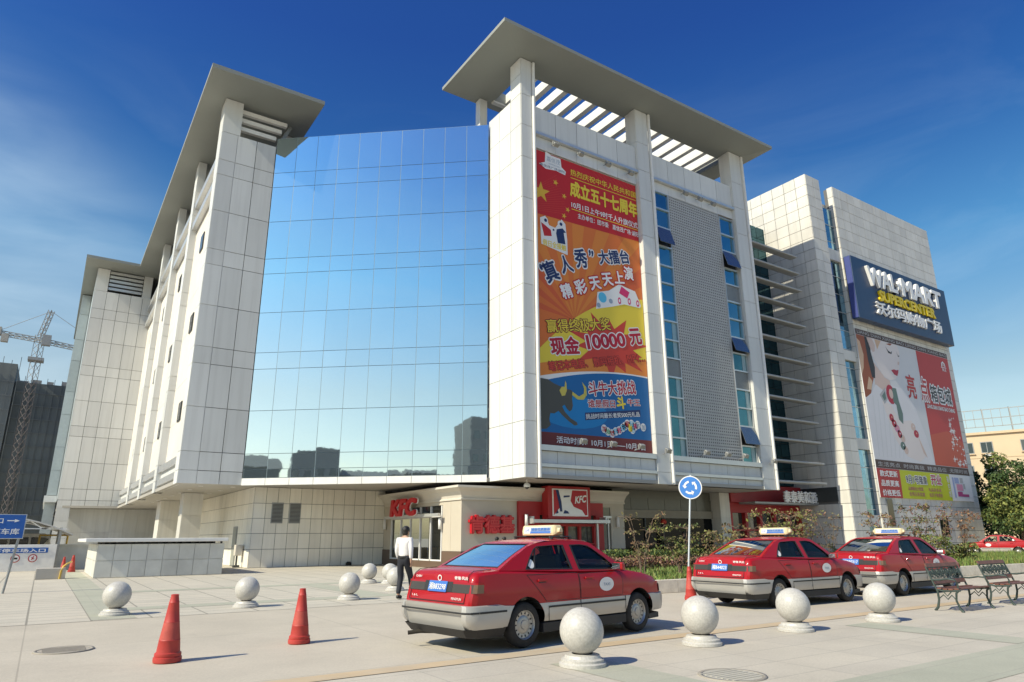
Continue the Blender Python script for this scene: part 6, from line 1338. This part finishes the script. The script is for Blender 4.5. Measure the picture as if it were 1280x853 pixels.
    m = MB(); m.text('奇瑞·风云', (bx(.9) - .012, -.36, .895), -Y, Z, .30, .042, 0, .02); m.text('CHERY', (bx(.9) - .012, .60, .90), -Y, Z, .16, .028, 0, .01); m.text('1.6 L', (bx(.64) - .012, .58, .655), -Y, Z, .14, .028, 0, .01); m.text('FENGYUN', (bx(.64) - .012, -.38, .645), -Y, Z, .22, .03, 0, .01)
    m.lathe([(.028, 0), (.04, 0)], (0, 0, 0), 16); n0 = len(m.v) - 32
    for k in range(n0, len(m.v)): v = m.v[k]; m.v[k] = Vector((bx(.91) - .014, v.x * 1.2, .905 + v.y))
    m.build('boot_lettering', 'decal_white', t)
    # doors: panels standing just proud with dark gaps round them
    def door(name, fn, s_, zlo, zhi):
        g_ = MB(); rr2 = []
        for k in range(9):
            z = zlo + (zhi - zlo) * k / 8; xa, xb = fn(z); rr2.append([Vector((xa + (xb - xa) * i / 10, s_ * (side_y(xa + (xb - xa) * i / 10, z) + .0045), z)) for i in range(11)])
        g_.grid(rr2 if s_ < 0 else [list(reversed(r)) for r in rr2], 0, False, True); d = g_.build(name, 'car_red', t)
        e = MB(); o = .007
        ring = [rr2[0][i] for i in range(11)] + [rr2[k][10] for k in range(1, 9)] + [rr2[8][i] for i in range(9, -1, -1)] + [rr2[k][0] for k in range(7, 0, -1)]
        for a, b in zip(ring, ring[1:] + ring[:1]): e.bar(a - Y * s_ * .002, b - Y * s_ * .002, .007, .007)
        e.build('door_gap', 'car_black', d); return d
    fd = lambda z: (-.085, .90 - .03 * abs(z - .75) / .2)
    rd_ = lambda z: (-.80 - .36 * max(0, z - .58) / .37, -.105)
    for s_ in (-1, 1):
        for nm, fn, hx in (('front_door', fd, .12), ('rear_door', rd_, -.86)):
            d = door(nm, fn, s_, .575, .915 if nm == 'front_door' else .93)
            m = MB(); yy = s_ * (side_y(hx, .85) + .022); m.box(hx - .095, hx + .095, yy - .012, yy + .012, .835, .868); m.build('handle', 'car_red', d, bevel=.01); m = MB(); yy = s_ * (side_y(hx, .85) + .008); m.box(hx - .075, hx + .075, yy - .003, yy + .003, .82, .838); m.build('handle_recess', 'car_black', d)
        m = MB()
        for x, z0, z1 in ((-.095, .30, .56), (.93, .33, .56), (-.76, .32, .50)): m.bar((x, s_ * .8425, z0), (x, s_ * .8425, z1), .007, .007)
        m.build('sill_gap', 'car_black', t)
        m = MB(); c = Vector((.50, s_ * (side_y(.5, .74) + .012), .745)); rr3 = [[c + X * math.cos(i * .19635) * r + Z * math.sin(i * .19635) * r * .60 for i in range(32)] for r in (.165, .001)]
        m.grid(rr3 if s_ > 0 else rr3, 0, True); dec = m.build('oval_decal', 'decal_white', t)
        m = MB(); Xr = X if s_ < 0 else -X; m.text('TAXI', c + Vector((0, s_ * .002, -.022)) - Xr * .075, Xr, Z, .15, .04, 0, .01); m.build('decal_lettering', 'b_bluegrey', dec)
        m = MB(); rr3 = [[gp(-1.0 + math.cos(i * .2618) * r, 1.075 + math.sin(i * .2618) * r, s_, .008) for i in range(24)] for r in (.062, .001)]; m.grid(rr3, 0, True); m.build('round_decal', 'decal_white', t)
        # mirror
        m = MB(); m.obox((.74, s_ * .90, 1.0), (Vector((1, -.25 * s_, 0)), Vector((.25 * s_, 1, 0)), Z), (.05, .085, .055)); mm_ = m.build('door_mirror', 'car_red', t, bevel=.022, seg=3)
        m = MB(); m.obox((.69, s_ * .886, 1.0), (Vector((1, -.25 * s_, 0)), Vector((.25 * s_, 1, 0)), Z), (.006, .07, .044)); m.build('mirror_glass', 'mirror_glass', mm_); m = MB(); m.box(.72, .80, s_ * .80 - .03, s_ * .80 + .03, .955, 1.02); m.build('mirror_foot', 'car_black', mm_, bevel=.01)
        # head and indicator lamps
        m = MB(); path = [(2.085, .28), (2.065, .50), (2.0, .66), (1.9, .755)]; rows = [[(x + shear(x, z) + .012, s_ * (y + .012), z) for x, y in path] for z in (.575, .63, .69)]; m.grid(rows if s_ < 0 else [list(reversed(r)) for r in rows]); m.build('headlamp', 'head_lens', t)
    m = MB(); m.box(2.07, 2.10, -.26, .26, .58, .67); m.build('grille', 'car_black', t, bevel=.01)
    # wheels
    for x in (XR, XF):
        for s_ in (-1, 1):
            y0 = s_ * .70; m = MB(); m.lathe([(.19, -.088), (.262, -.09), (.284, -.07), (.292, -.04), (.292, .04), (.284, .07), (.262, .09), (.19, .088)], (0, 0, 0), 40, axis='y'); m.v = [Vector((v.x + x, v.y + y0, v.z + WR)) for v in m.v]
            wh = m.build('wheel', 'rubber', t, sharp=50)
            m = MB(); f_ = s_; pr = [(.192, .072), (.186, .082), (.176, .074), (.168, .05), (.12, .043), (.10, .056), (.062, .058), (.055, .07), (.001, .074)]; m.lathe([(r, d * f_) for r, d in pr], (0, 0, 0), 40, axis='y'); m.lathe([(.192, .072 * f_), (.192, -.08 * f_), (.08, -.08 * f_)], (0, 0, 0), 40, axis='y'); m.v = [Vector((v.x + x, v.y + y0, v.z + WR)) for v in m.v]; ri = m.build('rim', 'rim_steel', wh, sharp=35)
            m = MB()
            for k in range(14):
                a = k * 2 * math.pi / 14; cx_, cz_ = x + .146 * math.cos(a), WR + .146 * math.sin(a); m.add([(cx_ + (.0175 * math.cos(j * .6283) * math.cos(a) - .011 * math.sin(j * .6283) * math.sin(a)), y0 + s_ * .0508, cz_ + (.0175 * math.cos(j * .6283) * math.sin(a) + .011 * math.sin(j * .6283) * math.cos(a))) for j in range(10)], [tuple(range(10)) if s_ < 0 else tuple(range(9, -1, -1))])
            m.build('rim_holes', 'car_black', ri)
    # seats, dash
    for x, y, w_ in ((.05, -.36, .24), (.05, .36, .24), (-.78, 0, .60)):
        m = MB(); m.box(x - .25, x + .25, y - w_, y + w_, .58, .72); m.obox((x - .30, y, .92 if w_ < .5 else .85), (Vector((.95, 0, .25)), Y, Vector((-.25, 0, .95))), (.06, w_, .28)); st_ = m.build('seat', 'interior' if w_ < .5 else 'seat_cover', t, bevel=.04)
        for hy in ((y,) if w_ < .5 else ()): m = MB(); m.obox((x - .39, hy, 1.24), (Vector((.95, 0, .25)), Y, Vector((-.25, 0, .95))), (.045, .13, .075)); m.build('headrest', 'interior' if w_ < .5 else 'seat_cover', st_, bevel=.03)
    m = MB(); m.box(.62, 1.02, -.68, .68, .62, .93); m.build('dashboard', 'interior', t, bevel=.05); m = MB(); m.box(-1.6, -1.2, -.64, .64, .93, .985); m.build('parcel_shelf', 'seat_cover', t)
    m = MB(); m.path([(.52 + .04 * math.sin(k * .5236), .36 + .17 * math.cos(k * .5236), .95 + .15 * math.sin(k * .5236)) for k in range(13)], .013); m.build('steering_wheel', 'interior', t)
    # roof lamp on its rack
    m = MB()
    for s_ in (-1, 1): m.tube((-.32, s_ * .42, 1.44), (.16, s_ * .42, 1.44), .012); m.box(-.3, -.26, s_ * .42 - .02, s_ * .42 + .02, 1.40, 1.44); m.box(.1, .14, s_ * .42 - .02, s_ * .42 + .02, 1.40, 1.44)
    m.tube((-.08, -.48, 1.445), (-.08, .48, 1.445), .014); m.build('roof_rack', 'dark_metal', t)
    m = MB(); P8 = [(-.10, 1.46), (-.105, 1.50), (-.085, 1.60), (-.06, 1.615), (.06, 1.615), (.085, 1.60), (.105, 1.50), (.10, 1.46)]
    rows = [[(x * k - .08, y, 1.535 + (z - 1.535) * k) for x, z in P8] for y, k in ((-.44, .35), (-.40, .5), (-.385, .8), (-.36, 1), (.36, 1), (.385, .8), (.40, .5), (.44, .35))]; m.grid(rows, 0, True); m.add(rows[0], [tuple(range(8))]); m.add(rows[-1], [tuple(range(7, -1, -1))]); rl = m.build('roof_lamp', 'cream_plastic', t, bevel=.008)
    for s_ in (-1, 1):
        xx = lambda z: -.08 + s_ * (.106 - .02 * max(0, (z - 1.50)) / .1)
        Xr = -Y if s_ < 0 else Y; up = Vector((-s_ * .2, 0, 1)).normalized(); o = Vector((xx(1.49) + s_ * .004, 0, 1.49))
        m = MB(); m.add([o - Xr * .32, o + Xr * .32, o + Xr * .32 + up * .10, o - Xr * .32 + up * .10], [(0, 1, 2, 3)], 0); o2 = o + Vector((s_ * .002, 0, 0)); m.add([o2 - Xr * .17 + up * .004, o2 + Xr * .31 + up * .004, o2 + Xr * .31 + up * .035, o2 - Xr * .17 + up * .035], [(0, 1, 2, 3)], 1); m.add([o2 - Xr * .17 + up * .035, o2 + Xr * .31 + up * .035, o2 + Xr * .31 + up * .094, o2 - Xr * .17 + up * .094], [(0, 1, 2, 3)], 2); m.text('诚信优质服务', o + Vector((s_ * .004, 0, 0)) - Xr * .15 + up * .042, Xr, up, .44, .044, 3, .03); m.text('出租', o2 - Xr * .30 + up * .03, Xr, up, .10, .045, 1); m.build('lamp_lettering', ['decal_white', 'plate_blue', 'b_bluegrey', 'plate_blue'], rl)
    return t
tx = make_taxi()
def plate(root, txt):
    xb = -2.152 + shear(-2.15, .80) - .012
    m = MB(); m.obox((xb - .004, 0, .80), (X, Y, Vector((.27, 0, 1))), (.004, .22, .07)); p_ = m.build('number_plate', 'plate_blue', root, world=False); q = MB(); up = Vector((.27, 0, 1)).normalized(); q.text(txt, Vector((xb - .012, .20, .80)) - up * .045, -Y, up, .40, .09, 0, .012); q.build('plate_characters', 'decal_white', p_, world=False)
TX = []
for i, (rear, ang, lab, pl_) in enumerate((((5.62, 8.11), 7.5, 'red and silver taxi nearest the camera, with dark haired driver and tinted rear window', '湘B83298'), ((12.99, 9.38), -1.0, 'red and silver taxi second in the row, parked beside the clean bright red cone', '湘B44023'), ((17.9, 9.36), -.5, 'red and silver taxi third in the row, partly behind the second taxi and the bench', '湘B80217'), (None, 0, 'distant red and silver taxi driving left beyond the grass, in front of the trees', None))):
    c = tx if i == 0 else copy_tree(tx)
    if rear: a = R(ang); off = Vector((XR * math.cos(a) + .78 * math.sin(a), XR * math.sin(a) - .78 * math.cos(a), 0)); c.location = Vector((*rear, 0)) - off; c.rotation_euler = (0, 0, a)
    else: c.location = (55.7, 22.3, .0); c.rotation_euler = (0, 0, R(112))
    c.scale = (.982, .965, 1); c['label'] = lab; TX.append(c)
for c, s_ in zip(TX[:3], ('湘B83298', '湘B44023', '湘B80217')): plate(c, s_)
# white minivan behind the ramp wall
M('van_white', (.70, .71, .72), .35, coat=.4, dirt=.08); van = thing('minivan', (-2.2, 50, 0), 'white minivan with dark windows behind the white ramp wall', 'van')
def vsh(pts, y0, y1, mat, nm, par=van, bv=.04): 
    m = MB(); n = len(pts); m.add([(x, y0, z) for x, z in pts] + [(x, y1, z) for x, z in pts], [tuple(range(n)), tuple(range(2 * n - 1, n - 1, -1))] + [(i, n + i, n + (i + 1) % n, (i + 1) % n) for i in range(n)]); return m.build(nm, mat, par, bevel=bv)
vsh([(-3.9, .35), (-4.0, .75), (-3.6, .98), (-2.9, 1.1), (-2.0, 1.74), (-1.6, 1.83), (.15, 1.83), (.42, 1.6), (.52, 1.1), (.5, .35)], 50, 51.6, 'van_white', 'body')
for pts in ([(-2.6, 1.15), (-1.95, 1.6), (-1.62, 1.62), (-1.62, 1.15)], [(-1.5, 1.15), (-1.5, 1.62), (-.62, 1.62), (-.62, 1.15)], [(-.5, 1.15), (-.5, 1.62), (.16, 1.6), (.36, 1.5), (.1, 1.15)]): vsh(pts, 49.97, 50.0, 'dark_glass', 'side_window', van, .01)
for x in (-3.1, -.3): m = MB(); m.lathe([(.001, -.1), (.28, -.1), (.3, -.06), (.3, .06), (.28, .1), (.001, .1)], (0, 0, 0), 24, axis='y'); m.v = [Vector((v.x + x, v.y + 50.1, v.z + .3)) for v in m.v]; m.build('wheel', 'rubber', van)

# ------------------------------------------------------------------ people
M('shirt_white', (.74, .72, .71), .8, var=.04, vs=12, bump=.3, bs=18); M('trousers_dark', (.018, .02, .028), .8, var=.15, vs=8, bump=.2, bs=15); M('shoe', (.01, .01, .01), .4); M('shirt_blue', (.20, .24, .30), .8); M('trouser_pale', (.36, .37, .40), .8); M('jacket_black', (.02, .02, .022), .8)
def skin(mb, verts, edges, rad, mi=0, sub=2, root=0):
    me = bpy.data.meshes.new('s'); me.from_pydata([tuple(v) for v in verts], edges, []); o = bpy.data.objects.new('s', me); COL.objects.link(o); o.modifiers.new('k', 'SKIN')
    for i, d in enumerate(me.skin_vertices[0].data): d.radius = rad[i] if isinstance(rad[i], tuple) else (rad[i], rad[i]); d.use_root = (i == root)
    o.modifiers[0].use_smooth_shade = True; s_ = o.modifiers.new('u', 'SUBSURF'); s_.levels = sub; s_.render_levels = sub
    dg = bpy.context.evaluated_depsgraph_get(); m2 = bpy.data.meshes.new_from_object(o.evaluated_get(dg)); mb.add([v.co.copy() for v in m2.vertices], [tuple(p_.vertices) for p_ in m2.polygons], mi, True); bpy.data.objects.remove(o)
def person(loc, rz, label, J, top, bottom, hairlen=0, scale=1.0, legs=True):
    """J: joints in metres, local x right, y forward"""
    t = thing('person', (0, 0, 0), label, 'person'); V_ = lambda k: Vector(J[k])
    b = MB(); names = ['pelvis', 'waist', 'chest', 'upper', 'neck', 'chin', 'skull', 'crown']; idx = {}; vs = []; rs = []; es = []
    def add(k, r, par=None):
        idx[k] = len(vs); vs.append(V_(k)); rs.append(r)
        if par: es.append((idx[par], idx[k]))
    add('pelvis', (.15, .10)); add('waist', (.125, .09), 'pelvis'); add('chest', (.155, .105), 'waist'); add('upper', (.13, .09), 'chest'); add('neck', .052, 'upper'); add('chin', (.062, .072), 'neck'); add('skull', (.076, .092), 'chin'); add('crown', (.052, .062), 'skull')
    for s_ in 'LR':
        add('sh' + s_, .062, 'upper'); add('el' + s_, .043, 'sh' + s_); add('wr' + s_, .029, 'el' + s_); add('pa' + s_, (.036, .018), 'wr' + s_)
        add('hip' + s_, .092, 'pelvis'); add('kn' + s_, .060, 'hip' + s_); add('an' + s_, .042, 'kn' + s_); add('toe' + s_, (.042, .03), 'an' + s_)
    skin(b, vs, es, rs)
    for s_ in 'LR':                                               # fingers, unequal and slightly curled, thumb from the side of the palm
        w, p_ = V_('wr' + s_), V_('pa' + s_); d = (p_ - w).normalized(); sd = Vector((0, 1, 0)) - d * d.y; sd.normalize(); inw = d.cross(sd) * (1 if s_ == 'L' else -1)
        for k, (o, l) in enumerate(((-.026, .055), (-.009, .072), (.009, .078), (.026, .068))):
            r0 = p_ + sd * o; skin(b, [r0 - d * .01, r0 + d * l * .5, r0 + d * l * .8 + inw * .012, r0 + d * l + inw * .03], [(0, 1), (1, 2), (2, 3)], [.0095, .0085, .008, .007], 0, 1)
        r0 = w + d * .035 + sd * .02; skin(b, [r0, r0 + sd * .03 + d * .03, r0 + sd * .04 + d * .06 + inw * .012], [(0, 1), (1, 2)], [.012, .010, .008], 0, 1)
    sk = V_('skull'); fd_ = Vector(J.get('face', (0, 1, 0))).normalized(); rt = fd_.cross(Z)
    b.ball(sk + fd_ * .098 - Z * .035, .016, 0, 8, (.8, 1, 1.4)); b.ball(sk + rt * .082 - fd_ * .005 - Z * .02, .022, 0, 8, (.5, 1, 1.5)); b.ball(sk - rt * .082 - fd_ * .005 - Z * .02, .022, 0, 8, (.5, 1, 1.5))
    for s_ in (-1, 1): b.ball(sk + fd_ * .083 + rt * .032 * s_, .011, 1, 8)
    b.ball(sk + fd_ * .088 - Z * .075, .018, 2, 8, (1.2, .4, .3)); b.build('body', ['skin', 'hair', 'b_crimson'], t)
    h = MB(); h.ball(sk + Z * .035 - fd_ * .018, .107, 0, 14, (.93, 1.03, .92)); h.ball(sk - fd_ * .045 - Z * .03, .083, 0, 12, (1, .8, 1.05 + hairlen)); h.build('hair', 'hair', t)
    sh = MB(); vs2 = []; rs2 = []; es2 = []
    def a2(p_, r, par=None): vs2.append(p_); rs2.append(r); (es2.append((par, len(vs2) - 1)) if par is not None else None); return len(vs2) - 1
    i0 = a2(V_('pelvis') - Z * .03, (.155, .115)); i1 = a2(V_('waist'), (.148, .108), i0); i2 = a2(V_('chest'), (.172, .122), i1); i3 = a2(V_('upper'), (.145, .105), i2); a2(V_('neck') - Z * .035, .066, i3)
    for s_ in 'LR': j = a2(V_('sh' + s_), .078, i3); j = a2(V_('el' + s_), .060, j); j = a2(V_('wr' + s_) + (V_('el' + s_) - V_('wr' + s_)) * .12, .047, j)
    skin(sh, vs2, es2, rs2); sh.build('shirt', top, t)
    if legs:
        tr = MB(); vs2.clear(); rs2.clear(); es2.clear(); i0 = a2(V_('pelvis') + Z * .13, (.150, .110)); ip = a2(V_('pelvis') - Z * .05, (.155, .115), i0)
        for s_ in 'LR': j = a2(V_('hip' + s_), .105, ip); j = a2((V_('hip' + s_) + V_('kn' + s_)) / 2, .092, j); j = a2(V_('kn' + s_), .076, j); j = a2(V_('an' + s_) + Z * .0, .064, j)
        skin(tr, vs2, es2, rs2); tr.build('trousers', bottom, t)
        bt = MB(); c = V_('pelvis') + Z * .03; bt.lathe([(1, -.02), (1.02, 0), (1, .02)], (0, 0, 0), 24); bt.v = [Vector((c.x + v.x * .156, c.y + v.y * .118, c.z + v.z)) for v in bt.v]; bt.build('belt', 'shoe', t)
        for s_ in 'LR':
            q = MB(); a, e = V_('an' + s_), V_('toe' + s_); d = (e - a); d.z = 0; d = d.normalized() if d.length > .01 else Y
            skin(q, [a - d * .05 - Z * .045, a + d * .05 - Z * .045, e - Z * .005, e + d * .06 - Z * .012], [(0, 1), (1, 2), (2, 3)], [.046, .05, .046, .032], 0, 2); q.build('shoe', 'shoe', t)
    t.location = loc; t.rotation_euler = (0, 0, rz); t.scale = (scale,) * 3
    return t
walk = dict(pelvis=(0, 0, .94), waist=(0, .015, 1.08), chest=(0, .03, 1.26), upper=(0, .03, 1.39), neck=(0, .045, 1.47), chin=(.005, .07, 1.53), skull=(.01, .075, 1.60), crown=(.01, .07, 1.66), face=(.35, 1, -.05),
            shL=(-.165, .02, 1.395), elL=(-.21, .03, 1.13), wrL=(-.20, .13, .92), paL=(-.195, .16, .84), shR=(.165, .02, 1.395), elR=(.215, -.06, 1.14), wrR=(.215, -.03, .90), paR=(.215, -.01, .82),
            hipL=(-.085, 0, .88), knL=(-.09, .05, .49), anL=(-.09, -.06, .10), toeL=(-.09, .08, .045), hipR=(.085, 0, .88), knR=(.10, .22, .52), anR=(.11, .34, .12), toeR=(.12, .48, .09))
stand = dict(walk, knR=(.09, .03, .49), anR=(.09, -.01, .09), toeR=(.10, .13, .04), knL=(-.09, .03, .49), anL=(-.09, -.01, .09), toeL=(-.1, .13, .04), face=(0, 1, 0))
person((7.58, 16.22, 0), R(-50), 'man in white shirt and dark trousers walking away beside the ball bollards', walk, 'shirt_white', 'trousers_dark')
person((15.5, 24.4, 0), R(-70), 'dark haired person showing only the head above the nearest taxi roof, left of two', stand, 'jacket_black', 'trousers_dark', .3, .85)
person((16.0, 24.5, 0), R(20), 'second person behind the nearest taxi roof, right of two heads', stand, 'shirt_blue', 'trousers_dark', .2, .85)
person((31.6, 29.0, 0), R(120), 'person in dark top and pale trousers standing at the dark restaurant doorway', stand, 'jacket_black', 'trouser_pale')
sit = dict(walk, pelvis=(0, 0, .72), waist=(0, -.03, .84), chest=(0, -.07, 1.0), upper=(0, -.09, 1.10), neck=(0, -.09, 1.16), chin=(0, -.06, 1.205), skull=(0, -.055, 1.255), crown=(0, -.06, 1.30), face=(-.2, 1, 0), shL=(-.165, -.08, 1.10), elL=(-.2, .08, .92), wrL=(-.14, .30, .98), paL=(-.13, .37, 1.0), shR=(.165, -.08, 1.10), elR=(.2, .08, .92), wrR=(.14, .30, .98), paR=(.13, .37, 1.0), hipL=(-.09, .05, .70), knL=(-.12, .42, .74), anL=(-.1, .46, .66), toeL=(-.1, .54, .62), hipR=(.09, .05, .70), knR=(.12, .42, .74), anR=(.1, .46, .66), toeR=(.1, .54, .62))
c = TX[0]; dl = c.location + Matrix.Rotation(c.rotation_euler.z, 3, 'Z') @ Vector((.02, .36, 0))
person(dl, c.rotation_euler.z - R(90), 'dark haired driver sitting inside the nearest taxi', sit, 'jacket_black', 'trousers_dark')
